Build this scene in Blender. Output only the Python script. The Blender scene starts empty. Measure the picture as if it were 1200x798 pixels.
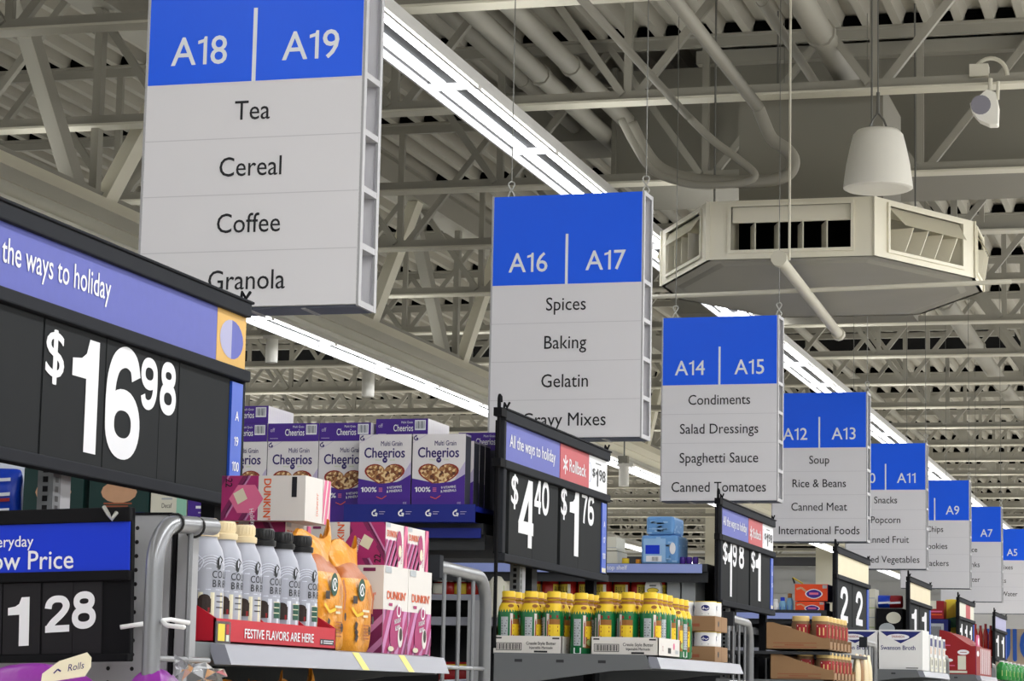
import bpy, math, random
from mathutils import Vector as V, Matrix

SC = bpy.context.scene
COL = SC.collection
random.seed(7)
# ------------------------------------------------------------------ camera
FPX, YAW, PIT, ROL = 2923.9, 0.2772, 0.1398, 0.0202
EYE = V((0, 0, 1.6))
_cy, _sy, _cp, _sp = math.cos(YAW), math.sin(YAW), math.cos(PIT), math.sin(PIT)
FWD = V((-_sy * _cp, _cy * _cp, _sp))
_r0 = V((_cy, _sy, 0)); _u0 = _r0.cross(FWD)
RGT = math.cos(ROL) * _r0 + math.sin(ROL) * _u0
UPV = -math.sin(ROL) * _r0 + math.cos(ROL) * _u0
cam = bpy.data.cameras.new('camera'); cam_o = bpy.data.objects.new('camera', cam)
COL.objects.link(cam_o); SC.camera = cam_o
cam.sensor_fit = 'HORIZONTAL'; cam.sensor_width = 36.0; cam.lens = FPX * 36.0 / 1200.0
cam.clip_start = 0.05; cam.clip_end = 300
M3 = Matrix((RGT, UPV, -FWD)).transposed()
cam_o.matrix_world = Matrix.Translation(EYE) @ M3.to_4x4()
# ------------------------------------------------------------------ light
SC.view_settings.view_transform = 'Standard'
SC.view_settings.look = 'None'
SC.view_settings.gamma = 1.0
SC.view_settings.use_curve_mapping = False
SC.view_settings.exposure = 0.12
world = bpy.data.worlds.new('store_air'); SC.world = world; world.use_nodes = True
world.node_tree.nodes['Background'].inputs[0].default_value = (0.9, 0.95, 1.0, 1)
world.node_tree.nodes['Background'].inputs[1].default_value = 0.22
TUBE_GLOW = 8.5
UP_GLOW = 8.5           # glow added on the lamp housings to brighten the roof
AREA_W = 14.0
REAR_W = 4.5          # watts per metre of lamp row outside the frame
LAMP_Z = 4.35
UP_SHARE = .35
SIDE_SHARE = .16
def area_row(name, x, y0, y1, watts):
    """one continuous row of strip lamps: light below, plus added fill to both sides and the roof"""
    L = y1 - y0
    for share, w, dz, rx, ry in ((1.0, .24, -.05, 0, 0), (UP_SHARE, .2, .16, math.pi, 0), (SIDE_SHARE, .1, .03, 0, math.pi / 2), (SIDE_SHARE, .1, .03, 0, -math.pi / 2)):  # upward and sideways lights are added fill for roof and fixtures
        l = bpy.data.lights.new(name, 'AREA'); l.shape = 'RECTANGLE'; l.size = w; l.size_y = L
        l.energy = watts * L * share; l.color = (0.975, 0.985, 1.0)
        o = bpy.data.objects.new(name, l); COL.objects.link(o)
        o.location = (x + (.13 if ry < 0 else -.13 if ry > 0 else 0), (y0 + y1) / 2, LAMP_Z + dz); o.rotation_euler = (rx, ry, 0)
for _x, _a, _b, _w in ((-10.5, -14, 5, REAR_W), (-6.95, -14, 5, REAR_W), (-3.37, -14, 5, REAR_W),
                   (.2, -14, 60, AREA_W), (3.75, -14, 60, AREA_W), (7.3, -14, 60, AREA_W), (10.9, -14, 40, AREA_W), (-14.3, -14, 60, AREA_W), (-18, -14, 60, AREA_W)):
    area_row('lamp_row_and_fill', _x, _a, _b, _w)

# ------------------------------------------------------------------ pixel helpers: a pixel of the photo on a known plane
def ray(u, v): return FWD + RGT * ((u - 600) / FPX) - UPV * ((v - 399) / FPX)
def atx(u, v, c): d = ray(u, v); return EYE + d * ((c - EYE.x) / d.x)
def aty(u, v, c): d = ray(u, v); return EYE + d * ((c - EYE.y) / d.y)
def atz(u, v, c): d = ray(u, v); return EYE + d * ((c - EYE.z) / d.z)

# ------------------------------------------------------------------ materials
MATS = {}
def lin(c): return c / 12.92 if c <= 0.04045 else ((c + 0.055) / 1.055) ** 2.4
def S(r, g, b): return (lin(r / 255), lin(g / 255), lin(b / 255))
def mat(name, rgb, rough=0.5, metal=0.0, var=0.06, scale=6.0, emit=0.0, bump=0.0, spec=0.4):
    m = bpy.data.materials.new(name); m.use_nodes = True
    nt = m.node_tree; b = nt.nodes['Principled BSDF']
    b.inputs['Roughness'].default_value = rough; b.inputs['Metallic'].default_value = metal
    b.inputs['Specular IOR Level'].default_value = spec
    c = S(*rgb)
    if var > 0 or bump > 0:
        tc = nt.nodes.new('ShaderNodeTexCoord'); n = nt.nodes.new('ShaderNodeTexNoise')
        n.inputs['Scale'].default_value = scale; n.inputs['Detail'].default_value = 4
        nt.links.new(tc.outputs['Object'], n.inputs['Vector'])
        mx = nt.nodes.new('ShaderNodeMix'); mx.data_type = 'RGBA'
        mx.inputs[6].default_value = tuple(max(0, x * (1 - var)) for x in c) + (1,)
        mx.inputs[7].default_value = tuple(min(1, x * (1 + var)) for x in c) + (1,)
        nt.links.new(n.outputs['Fac'], mx.inputs[0]); nt.links.new(mx.outputs[2], b.inputs['Base Color'])
        if bump > 0:
            bp = nt.nodes.new('ShaderNodeBump'); bp.inputs['Strength'].default_value = bump; bp.inputs['Distance'].default_value = 0.01
            nt.links.new(n.outputs['Fac'], bp.inputs['Height']); nt.links.new(bp.outputs['Normal'], b.inputs['Normal'])
    else:
        b.inputs['Base Color'].default_value = c + (1,)
    if emit > 0:
        b.inputs['Emission Color'].default_value = c + (1,); b.inputs['Emission Strength'].default_value = emit
    MATS[name] = m; return m
def vor(name, cols, scale, rough=0.5, feature='F1'):
    """cellular print: random cell colour out of cols"""
    m = bpy.data.materials.new(name); m.use_nodes = True; nt = m.node_tree; b = nt.nodes['Principled BSDF']
    b.inputs['Roughness'].default_value = rough
    tc = nt.nodes.new('ShaderNodeTexCoord'); n = nt.nodes.new('ShaderNodeTexVoronoi'); n.inputs['Scale'].default_value = scale
    nt.links.new(tc.outputs['Object'], n.inputs['Vector'])
    r = nt.nodes.new('ShaderNodeValToRGB'); r.color_ramp.interpolation = 'CONSTANT'
    nt.links.new(n.outputs['Color'], r.inputs[0])
    els = r.color_ramp.elements
    for i, c in enumerate(cols):
        e = els[i] if i < 2 else els.new(i / len(cols))
        e.position = i / len(cols); e.color = S(*c) + (1,)
    nt.links.new(r.outputs[0], b.inputs['Base Color']); MATS[name] = m; return m
def clearmat(name, rgb, rough=0.1):
    m = mat(name, rgb, rough, var=0); b = m.node_tree.nodes['Principled BSDF']
    b.inputs['Transmission Weight'].default_value = 0.85; b.inputs['IOR'].default_value = 1.2; return m

mat('deck', (176, 172, 160), .75, var=.08, scale=1.2)
mat('steel_paint', (158, 155, 144), .6, var=.07, scale=2.0)
mat('steel_light', (214, 210, 194), .55, var=.05, scale=2.0)
mat('girder_lit', (244, 240, 222), .55, var=.04, scale=2.0)  # steel paint made lighter: lamplight on the girder put into the colour
mat('duct_paint', (135, 132, 122), .7, var=.05, scale=1.0)
mat('floor', (205, 200, 190), .35, var=.08, scale=.8)
mat('wall_grey', (176, 177, 176), .8, var=.04)
mat('wall_peach', (205, 186, 165), .8, var=.04)
mat('wall_dark', (58, 58, 60), .8, var=.05)
mat('column', (205, 202, 186), .7, var=.03)
mat('white', (226, 226, 228), .45, var=.02)
mat('sign_white', (228, 227, 232), .42, var=.015)
mat('sign_edge', (172, 172, 176), .45, var=.03)
mat('sign_core', (98, 104, 120), .5, var=.03)
mat('sign_seam', (206, 205, 211), .5, var=0)
mat('sign_blue', (10, 96, 255), .35, var=.02)
mat('ink', (22, 22, 30), .5, var=0)
mat('offwhite_ink', (236, 241, 250), .45, var=0)
mat('zinc', (190, 190, 186), .35, .8, var=.05)
mat('wire', (120, 120, 116), .4, .6, var=.05)
mat('lamp_white', (235, 235, 235), .35, var=.02)
mat('reflector', (84, 85, 87), .5, var=.03)
mat('edge_glow', (250, 250, 245), .5, var=0, emit=2.6)
mat('tube_glow', (250, 252, 255), .5, var=0, emit=TUBE_GLOW)
mat('roof_fill_glow', (250, 250, 245), .5, var=0, emit=UP_GLOW)
mat('far_glow', (250, 252, 255), .5, var=0, emit=3.0)
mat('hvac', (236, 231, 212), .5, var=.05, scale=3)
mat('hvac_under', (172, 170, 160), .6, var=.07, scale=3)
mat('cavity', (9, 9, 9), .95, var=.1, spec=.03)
mat('speaker_white', (248, 246, 238), .5, var=.03)
mat('lens', (150, 148, 160), .15, var=.05)
mat('frame_black', (44, 46, 51), .8, spec=.12, var=.08, scale=10)
mat('black', (22, 22, 25), .8, spec=.12, var=.1, scale=10)
mat('card', (43, 45, 47), .8, spec=.12, var=.07, scale=8)
mat('card_dark', (40, 39, 42), .8, spec=.12, var=.07, scale=8)
mat('head_blue', (84, 92, 178), .5, var=.06, scale=40)
mat('head_red', (186, 52, 62), .45, var=.06, scale=12)
mat('head_cream', (232, 222, 190), .5, var=.05, scale=8)
mat('head_yellow', (218, 172, 84), .5, var=.08, scale=30)
mat('head_lilac', (170, 170, 205), .5, var=.05)
mat('strip_blue', (40, 84, 196), .4, var=.03)
mat('print_white', (236, 237, 242), .45, var=.02)
mat('pure_blue', (8, 52, 205), .35, var=.03)
mat('shelf_grey', (104, 107, 110), .45, var=.06, scale=8)
mat('shelf_dark', (44, 46, 50), .5, var=.1, scale=8)
mat('channel', (142, 144, 156), .3, var=.03)
mat('pegboard', (158, 159, 163), .5, .0, var=.05, scale=8)
mat('tube_grey', (138, 140, 144), .3, .55, var=.05, scale=10)
mat('tape_yellow', (225, 214, 120), .5, var=.05)
mat('strip_pale', (150, 165, 225), .35, var=.03)
mat('red_tray', (190, 22, 44), .5, var=.05, scale=10)
mat('brew_grey', (168, 171, 184), .35, var=.05, scale=20)
mat('brew_line', (222, 226, 238), .35, var=0)
mat('cream_cap', (226, 208, 170), .5, var=.04)
mat('black_cap', (22, 23, 26), .35, var=.05)
mat('coffee_dark', (40, 24, 20), .4, var=.1)
mat('cream_label', (222, 216, 190), .5, var=.05)
mat('bag_orange', (226, 150, 40), .34, var=.34, scale=26, bump=.9)
mat('bag_brown', (176, 98, 46), .4, var=.15, scale=14, bump=.4)
mat('siren_green', (30, 78, 62), .5, var=.1)
mat('box_white', (222, 218, 214), .5, var=.03)
mat('dunk_orange', (226, 94, 34), .5, var=0)
mat('magenta', (164, 40, 104), .5, var=.06, scale=25)
mat('magenta_dark', (116, 32, 84), .5, var=.06)
mat('orchid', (196, 130, 178), .5, var=.05)
mat('pink', (222, 110, 150), .5, var=.05)
mat('purple', (70, 36, 140), .45, var=.08, scale=10)
mat('purple_ink', (44, 30, 104), .5, var=0)
mat('lavender', (186, 178, 208), .5, var=.05)
mat('cereal_white', (220, 217, 220), .48, var=.02)
mat('bowl_rim', (140, 44, 36), .5, var=.05)
mat('box_side', (66, 68, 80), .55, var=.12, scale=30)
mat('tray_blue', (20, 34, 128), .45, var=.06)
vor('cereal', [(196, 156, 104), (120, 68, 36), (226, 196, 146), (160, 110, 66), (88, 44, 26)], 150)
mat('choc_red', (150, 26, 32), .4, var=.08)
mat('sauce_red', (165, 36, 30), .25, var=.1)
mat('label_yellow', (206, 180, 52), .5, var=.1, scale=40)
mat('creole_green', (14, 108, 60), .3, var=.08, scale=12)
mat('creole_yellow', (232, 196, 40), .4, var=.08, scale=40)
mat('creole_brown', (150, 96, 40), .5, var=.2, scale=50)
mat('foil_grey', (176, 182, 188), .35, var=.06)
mat('kraft', (150, 116, 82), .7, var=.08, scale=12)
mat('kraft_dark', (126, 96, 68), .75, var=.08, scale=12)
mat('kraft_print', (150, 84, 58), .7, var=.05)
mat('can_white', (232, 232, 232), .4, var=.02)
mat('navy', (24, 34, 110), .45, var=.05)
mat('sky_blue', (104, 156, 214), .45, var=.06, scale=30)
mat('sky_light', (150, 190, 232), .45, var=.05, scale=30)
mat('nissin_orange', (232, 78, 34), .45, var=.04)
mat('pine', (12, 52, 50), .45, var=.08)
mat('tan', (206, 160, 126), .5, var=.1, scale=30)
mat('mint', (150, 204, 182), .5, var=.04)
mat('chip_blue', (20, 64, 190), .3, var=.25, scale=20, bump=.4)
mat('chip_white', (226, 232, 244), .3, var=.05)
mat('roll_purple', (136, 44, 150), .3, var=.2, scale=18, bump=.5)
mat('roll_cream', (236, 226, 200), .4, var=.05)
clearmat('cello', (235, 238, 242))
mat('jar_peach', (226, 196, 130), .35, var=.06)
mat('jar_red', (158, 30, 36), .4, var=.08)
mat('packet_cream', (226, 208, 170), .4, var=.15, scale=25)
mat('packet_brown', (150, 110, 66), .4, var=.1)
mat('soda_green', (40, 130, 56), .25, var=.1)
mat('bottle_teal', (120, 170, 206), .3, var=.1)
mat('yellow', (234, 206, 60), .45, var=.05)
mat('paper', (222, 220, 205), .6, var=.05)
mat('leaf_green', (170, 190, 120), .6, var=.05)
mat('uic_blue', (44, 98, 196), .5, var=.03)
mat('zip_black', (15, 15, 16), .4, var=0)

# ------------------------------------------------------------------ mesh builder
_TXT = {}
def _raw(s):
    c = bpy.data.curves.new('lettering', 'FONT'); c.body = s; c.size = 1; c.resolution_u = 3
    o = bpy.data.objects.new('lettering', c); COL.objects.link(o)
    dg = bpy.context.evaluated_depsgraph_get(); ev = o.evaluated_get(dg); m = ev.to_mesh()
    vs = [(v.co.x, v.co.y) for v in m.vertices]; fs = [tuple(p.vertices) for p in m.polygons]
    ev.to_mesh_clear(); bpy.data.objects.remove(o); bpy.data.curves.remove(c)
    return vs, fs
_ADV = {}
def _adv(ch):
    if ch not in _ADV:
        _ADV[ch] = max(x for x, y in _raw(ch + 'H')[0]) - max(x for x, y in _raw('H')[0])
    return _ADV[ch]
def _ell(cx, cy, rx, ry, p=.9, n=32):
    P = []
    for i in range(n + 1):
        q = 2 * math.pi * i / n; c, d = math.cos(q), math.sin(q)
        P.append((cx + math.copysign(abs(c) ** p, c) * rx, cy + math.copysign(abs(d) ** p, d) * ry))
    return P
def _cr(P, k=5):
    out = []
    for i in range(len(P) - 1):
        a, b, c, d = P[max(i - 1, 0)], P[i], P[i + 1], P[min(i + 2, len(P) - 1)]
        for j in range(k):
            t = j / k
            out.append(tuple(.5 * (2 * b[m] + (c[m] - a[m]) * t + (2 * a[m] - 5 * b[m] + 4 * c[m] - d[m]) * t * t + (3 * b[m] - a[m] - 3 * c[m] + d[m]) * t ** 3) for m in (0, 1)))
    return out + [P[-1]]
_SIX = [_ell(.28, .225, .195, .155), _cr([(.462, .53), (.42, .62), (.30, .655), (.17, .61), (.10, .50), (.082, .36), (.085, .22)])]
HEAVY = {
 '0': [_ell(.28, .36, .2, .29)], '6': _SIX, '9': [[(.56 - x, .72 - y) for x, y in p] for p in _SIX],
 '8': [_ell(.28, .53, .165, .12), _ell(.28, .22, .195, .152)],
 '4': [[(.405, 0), (.405, .72)], [(.0, .205), (.52, .205)], [(.385, .69), (.045, .21)]],
 '7': [[(.04, .655), (.53, .655)], _cr([(.50, .66), (.37, .44), (.28, .22), (.24, 0)])],
 '2': [_cr([(.095, .47), (.12, .575), (.19, .64), (.285, .655), (.39, .63), (.45, .54), (.43, .44), (.34, .33), (.2, .2), (.12, .09)]), [(.045, .065), (.52, .065)]],
 '$': [_cr([(.46, .49), (.42, .585), (.29, .625), (.16, .585), (.12, .50), (.18, .415), (.29, .365), (.41, .315), (.465, .225), (.42, .13), (.29, .09), (.15, .13), (.105, .23)]), [(.29, .58), (.29, .76)], [(.29, .13), (.29, -.05)]]}
def _heavy(s):
    vs, fs = [], []; x0 = 0
    for ch in s:
        if ch == '1':
            b = len(vs); vs += [(x0 + x, y, 0) for x, y in ((.22, 0), (.37, 0), (.37, .72), (.25, .72), (.215, .625), (.16, .59), (.05, .575), (.05, .465), (.22, .465))]
            fs += [(b, b + 1, b + 2, b + 3, b + 4, b + 8), (b + 4, b + 5, b + 6, b + 7, b + 8)]; x0 += .5; continue
        for li, P in enumerate(HEAVY[ch]):
            w = (.135 if ch != '$' else (.105 if li == 0 else .055)) / 2; n = len(P); closed = P[0] == P[-1] or math.hypot(P[0][0] - P[-1][0], P[0][1] - P[-1][1]) < 1e-6; b = len(vs)
            for i in range(n):
                p = P[i - 1] if i else (P[-2] if closed else P[0]); q = P[i + 1] if i < n - 1 else (P[1] if closed else P[-1])
                dx, dy = q[0] - p[0], q[1] - p[1]; L = math.hypot(dx, dy) or 1
                vs += [(x0 + P[i][0] - dy / L * w, P[i][1] + dx / L * w, li), (x0 + P[i][0] + dy / L * w, P[i][1] - dx / L * w, li)]
            fs += [(b + 2 * i + 1, b + 2 * i + 3, b + 2 * i + 2, b + 2 * i) for i in range(n - 1)]
        x0 += .56
    return vs, fs
def glyphs(s, bold=0.0):
    """outline faces of a string; a flagged figure one, and bold drawn by laying shifted copies over each other"""
    k = (s, bold)
    if k in _TXT: return _TXT[k]
    heavy = bold >= .025
    if heavy and all(c == '1' or c in HEAVY for c in s):
        _TXT[k] = _heavy(s); return _TXT[k]
    if '1' not in s: vs, fs = _raw(s)
    else:
        vs, fs = [], []; x = 0.0
        for ch in s:
            b = len(vs)
            if ch == '1':
                st = .15 if heavy else .085; fl = .13 if heavy else .075; X = x + .06; R_ = X + .15 + st
                vs += [(R_ - st, 0), (R_, 0), (R_, .682), (R_ - st * .75, .682), (R_ - st, .62), (R_ - st, .682 - .06 - fl), (X, .682 - .10 - fl), (X, .682 - .10)]
                fs += [(b, b + 1, b + 2, b + 3, b + 4, b + 5), (b + 4, b + 7, b + 6, b + 5)]; x += .29 + st
            else:
                v, f = _raw(ch); vs += [(p + x, q) for p, q in v]; fs += [tuple(b + i for i in t) for t in f]; x += _adv(ch)
    if bold > 0:
        n = len(vs); d = bold * .62; v2, f2 = [], []
        for i, (dx, dy) in enumerate(((-d, 0), (d, 0), (0, d * .7), (0, -d * .7))):
            v2 += [(x + dx, y + dy, i) for x, y in vs]; f2 += [tuple(j + i * n for j in f) for f in fs]
        vs, fs = v2, f2
    else: vs = [(x, y, 0) for x, y in vs]
    _TXT[k] = (vs, fs)
    return _TXT[k]

class Fr:
    """flat print area: origin o, unit axes u (right) v (up), n outward"""
    def __init__(s, o, u, v, n=None):
        s.o = V(o); s.u = V(u).normalized(); s.v = V(v).normalized(); s.n = V(n).normalized() if n else s.u.cross(s.v)
    def pt(s, a, b, h=0.0): return s.o + s.u * a + s.v * b + s.n * h
class Cyl:
    """print area wrapped on an upright cylinder; a = arc length from angle a0"""
    def __init__(s, c, r, a0): s.c = V(c); s.r = r; s.a0 = a0
    def pt(s, a, b, h=0.0):
        t = s.a0 + a / s.r
        return s.c + V(((s.r + h) * math.cos(t), (s.r + h) * math.sin(t), b))
LAY = 0.0005; SUB = 0.0001
class MB:
    def __init__(s, off=(0, 0, 0)): s.v = []; s.f = []; s.m = []; s.off = V(off)
    def add(s, pts, faces, m):
        b = len(s.v); s.v += [V(p) - s.off for p in pts]
        for f in faces: s.f.append(tuple(b + i for i in f)); s.m.append(m)
    def quad(s, a, b, c, d, m): s.add([a, b, c, d], [(0, 1, 2, 3)], m)
    def box(s, x0, x1, y0, y1, z0, z1, m, front=None):
        if x0 > x1: x0, x1 = x1, x0
        if y0 > y1: y0, y1 = y1, y0
        if z0 > z1: z0, z1 = z1, z0
        p = [(x, y, z) for z in (z0, z1) for y in (y0, y1) for x in (x0, x1)]
        s.add(p, [(0, 2, 3, 1), (4, 5, 7, 6), (0, 1, 5, 4), (2, 6, 7, 3), (0, 4, 6, 2), (1, 3, 7, 5)], m)
        return s
    def obox(s, fr, a0, a1, b0, b1, h0, h1, m):
        p = [fr.pt(a, b, h) for b in (b0, b1) for h in (h0, h1) for a in (a0, a1)]
        fl = [(0, 2, 3, 1), (4, 5, 7, 6), (0, 1, 5, 4), (2, 6, 7, 3), (0, 4, 6, 2), (1, 3, 7, 5)]
        s.add(p, [tuple(reversed(f)) for f in fl], m)
    def prism(s, fr, poly, h0, h1, m, mcap=None):
        n = len(poly); p = [fr.pt(a, b, h0) for a, b in poly] + [fr.pt(a, b, h1) for a, b in poly]
        s.add(p, [(i, (i + 1) % n, n + (i + 1) % n, n + i) for i in range(n)] + [tuple(reversed(range(n)))], m)
        s.add(p, [tuple(range(n, 2 * n))], mcap or m)
    def bar(s, a, b, w, t, m, up=(0, 0, 1)):
        a = V(a); b = V(b); d = (b - a).normalized(); sx = d.cross(V(up))
        if sx.length < 1e-4: sx = d.cross(V((0, 1, 0)))
        sx.normalize(); sz = sx.cross(d)
        p = [q + sx * (i * w / 2) + sz * (j * t / 2) for q in (a, b) for i, j in ((-1, -1), (1, -1), (1, 1), (-1, 1))]
        s.add(p, [(0, 1, 5, 4), (1, 2, 6, 5), (2, 3, 7, 6), (3, 0, 4, 7), (3, 2, 1, 0), (4, 5, 6, 7)], m)
    def tube(s, pts, r, m, n=8, cap=True):
        pts = [V(p) for p in pts]; rs = r if isinstance(r, (list, tuple)) else [r] * len(pts)
        rings = []; ref = None
        for i, p in enumerate(pts):
            d = (pts[min(i + 1, len(pts) - 1)] - pts[max(i - 1, 0)]).normalized()
            if ref is None:
                ref = V((0, 0, 1)) if abs(d.z) < .9 else V((1, 0, 0))
            x = ref - d * ref.dot(d); x.normalize(); ref = x; y = d.cross(x)
            rings.append([p + (x * math.cos(2 * math.pi * k / n) + y * math.sin(2 * math.pi * k / n)) * rs[i] for k in range(n)])
        vs = [q for g in rings for q in g]
        fs = [(i * n + k, i * n + (k + 1) % n, (i + 1) * n + (k + 1) % n, (i + 1) * n + k) for i in range(len(pts) - 1) for k in range(n)]
        if cap: fs += [tuple(reversed(range(n))), tuple(range((len(pts) - 1) * n, len(pts) * n))]
        s.add(vs, fs, m)
    def lathe(s, prof, m, c=(0, 0, 0), n=20, ms=None):
        """prof: list of (r, z); ms: material per band"""
        c = V(c); vs = []
        for r, z in prof:
            for k in range(n):
                t = 2 * math.pi * k / n; vs.append(c + V((r * math.cos(t), r * math.sin(t), z)))
        b = len(s.v); s.v += [q - s.off for q in vs]
        for i in range(len(prof) - 1):
            for k in range(n):
                s.f.append((b + i * n + k, b + i * n + (k + 1) % n, b + (i + 1) * n + (k + 1) % n, b + (i + 1) * n + k))
                s.m.append(ms[i] if ms else m)
        if prof[0][0] > 1e-5: s.f.append(tuple(b + k for k in reversed(range(n)))); s.m.append(ms[0] if ms else m)
        if prof[-1][0] > 1e-5: s.f.append(tuple(b + (len(prof) - 1) * n + k for k in range(n))); s.m.append(ms[-1] if ms else m)
    # flat prints
    def poly(s, fr, pts, m, lay=1): s.add([fr.pt(a, b, LAY * lay) for a, b in pts], [tuple(range(len(pts)))], m)
    def rect(s, fr, a0, b0, a1, b1, m, lay=1): s.poly(fr, [(a0, b0), (a1, b0), (a1, b1), (a0, b1)], m, lay)
    def disc(s, fr, a, b, ra, rb, m, lay=1, n=20):
        s.poly(fr, [(a + ra * math.cos(2 * math.pi * k / n), b + rb * math.sin(2 * math.pi * k / n)) for k in range(n)], m, lay)
    def ring(s, fr, a, b, r0, r1, m, lay=1, t0=0, t1=360, n=18):
        for k in range(n):
            x = math.radians(t0 + (t1 - t0) * k / n); y = math.radians(t0 + (t1 - t0) * (k + 1) / n)
            s.poly(fr, [(a + r0 * math.cos(x), b + r0 * math.sin(x)), (a + r1 * math.cos(x), b + r1 * math.sin(x)),
                        (a + r1 * math.cos(y), b + r1 * math.sin(y)), (a + r0 * math.cos(y), b + r0 * math.sin(y))], m, lay)
    def stroke(s, fr, pts, w, m, lay=1):
        for (a, b), (c, d) in zip(pts, pts[1:]):
            L = math.hypot(c - a, d - b) or 1; nx, ny = -(d - b) / L * w / 2, (c - a) / L * w / 2
            s.poly(fr, [(a - nx, b - ny), (c - nx, d - ny), (c + nx, d + ny), (a + nx, b + ny)], m, lay)
    def text(s, fr, t, ac, b0, cap, m, xs=1.0, align='C', bold=0.0, lay=2, rot=0):
        vs, fs = glyphs(t, bold)
        if not vs: return
        k = cap / 0.682; x0 = min(p[0] for p in vs); x1 = max(p[0] for p in vs)
        sh = {'C': (x0 + x1) / 2, 'L': x0, 'R': x1}[align]
        q = []
        for x, y, z in vs:
            a = (x - sh) * k * xs; b = y * k
            if rot: r = math.radians(rot); a, b = a * math.cos(r) - b * math.sin(r), a * math.sin(r) + b * math.cos(r)
            q.append(fr.pt(ac + a, b0 + b, LAY * lay + z * SUB))
        s.add(q, fs, m)
    def fit(s, fr, t, a0, b0, a1, b1, m, bold=0.0, lay=2, skew=0.0):
        """lettering stretched to a box; skew lifts the right end"""
        vs, fs = glyphs(t, bold)
        x0 = min(p[0] for p in vs); x1 = max(p[0] for p in vs); y0 = min(p[1] for p in vs); y1 = max(p[1] for p in vs)
        s.add([fr.pt(a0 + (x - x0) / (x1 - x0) * (a1 - a0), b0 + (y - y0) / (y1 - y0) * (b1 - b0) + skew * (x - x0) / (x1 - x0), LAY * lay + z * SUB) for x, y, z in vs], fs, m)
    def mesh(s, name):
        me = bpy.data.meshes.new(name); me.from_pydata([tuple(p) for p in s.v], [], s.f)
        names = []
        for m in s.m:
            if m not in names: names.append(m)
        for n in names: me.materials.append(MATS[n])
        me.polygons.foreach_set('material_index', [names.index(m) for m in s.m]); me.update(); return me

def tag(o, label, cat, group=None, kind=None):
    if label: o['label'] = label
    if cat: o['category'] = cat
    if group: o['group'] = group
    if kind: o['kind'] = kind
    return o
def thing(name, label, cat, loc=(0, 0, 0), group=None, rz=0.0):
    o = bpy.data.objects.new(name, None); COL.objects.link(o); o.empty_display_size = .1
    o.location = loc; o.rotation_euler = (0, 0, rz); return tag(o, label, cat, group)
def mods(o, bevel=0, smooth=False, sub=0):
    if bevel:
        b = o.modifiers.new('bevel', 'BEVEL'); b.width = bevel; b.segments = 2; b.limit_method = 'ANGLE'
    if sub:
        b = o.modifiers.new('sub', 'SUBSURF'); b.levels = sub; b.render_levels = sub
    if smooth:
        o.data.polygons.foreach_set('use_smooth', [True] * len(o.data.polygons))
        if smooth == 'auto': o.data.set_sharp_from_angle(angle=math.radians(40))
    return o
def part(name, mb, parent, label=None, bevel=0, smooth=False, sub=0):
    me = mb.mesh(name) if isinstance(mb, MB) else mb
    o = bpy.data.objects.new(name, me); COL.objects.link(o); o.parent = parent
    if label: o['label'] = label
    return mods(o, bevel, smooth, sub)
def single(name, mb, label, cat, loc=(0, 0, 0), group=None, rz=0, bevel=0, smooth=False, sub=0):
    me = mb.mesh(name) if isinstance(mb, MB) else mb
    o = bpy.data.objects.new(name, me); COL.objects.link(o); o.location = loc; o.rotation_euler = (0, 0, rz)
    tag(o, label, cat, group); return mods(o, bevel, smooth, sub)
def struct(name, mb, loc=(0, 0, 0), parent=None, smooth=False):
    me = mb.mesh(name) if isinstance(mb, MB) else mb
    o = bpy.data.objects.new(name, me); COL.objects.link(o); o.location = loc; o['kind'] = 'structure'
    if parent: o.parent = parent
    return mods(o, 0, smooth)
def dup(root, loc, label=None, group=None, rz=None):
    r = root.copy(); COL.objects.link(r); r.location = loc
    if rz is not None: r.rotation_euler = (0, 0, rz)
    if label: r['label'] = label
    if group: r['group'] = group
    for ch in list(root.children):
        c = ch.copy(); COL.objects.link(c); c.parent = r
        for g in list(ch.children):
            d = g.copy(); COL.objects.link(d); d.parent = c
    return r
ORD = ['first', 'second', 'third', 'fourth', 'fifth', 'sixth', 'seventh', 'eighth', 'ninth', 'tenth', 'eleventh', 'twelfth',
       'thirteenth', 'fourteenth', 'fifteenth', 'sixteenth', 'seventeenth', 'eighteenth', 'nineteenth', 'twentieth']

# =================================================================== SETTING
DECK_Z = 6.0
mb = MB(); mb.box(-60, 16, -16, 80, -.1, 0, 'floor'); struct('floor', mb)
# roof deck: trapezoid ribs running along y
mb = MB(); px = .2; x = -60.0; pts = []
while x < 16:
    pts += [(x, DECK_Z), (x + .055, DECK_Z), (x + .085, DECK_Z + .085), (x + .17, DECK_Z + .085)]; x += px
for (a, za), (b, zb) in zip(pts, pts[1:]):
    mb.quad((a, -16, za), (a, 80, za), (b, 80, zb), (b, -16, zb), 'deck')
mb.box(-60, 16, -16, 80, DECK_Z + .1, DECK_Z + .15, 'deck')
struct('ceiling', mb)
mb = MB(); mb.box(-60, 16, 80, 80.2, 0, 6.1, 'wall_grey'); struct('wall_outer', mb)
mb = MB(); mb.box(-60.2, -60, -16, 80, 0, 6.1, 'wall_grey'); struct('wall_left', mb)
mb = MB(); mb.box(16, 16.2, -16, 80, 0, 6.1, 'wall_grey'); struct('wall_right', mb)
mb = MB(); mb.box(-60, 16, -16.2, -16, 0, 6.1, 'wall_grey'); struct('wall_rear', mb)
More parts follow.
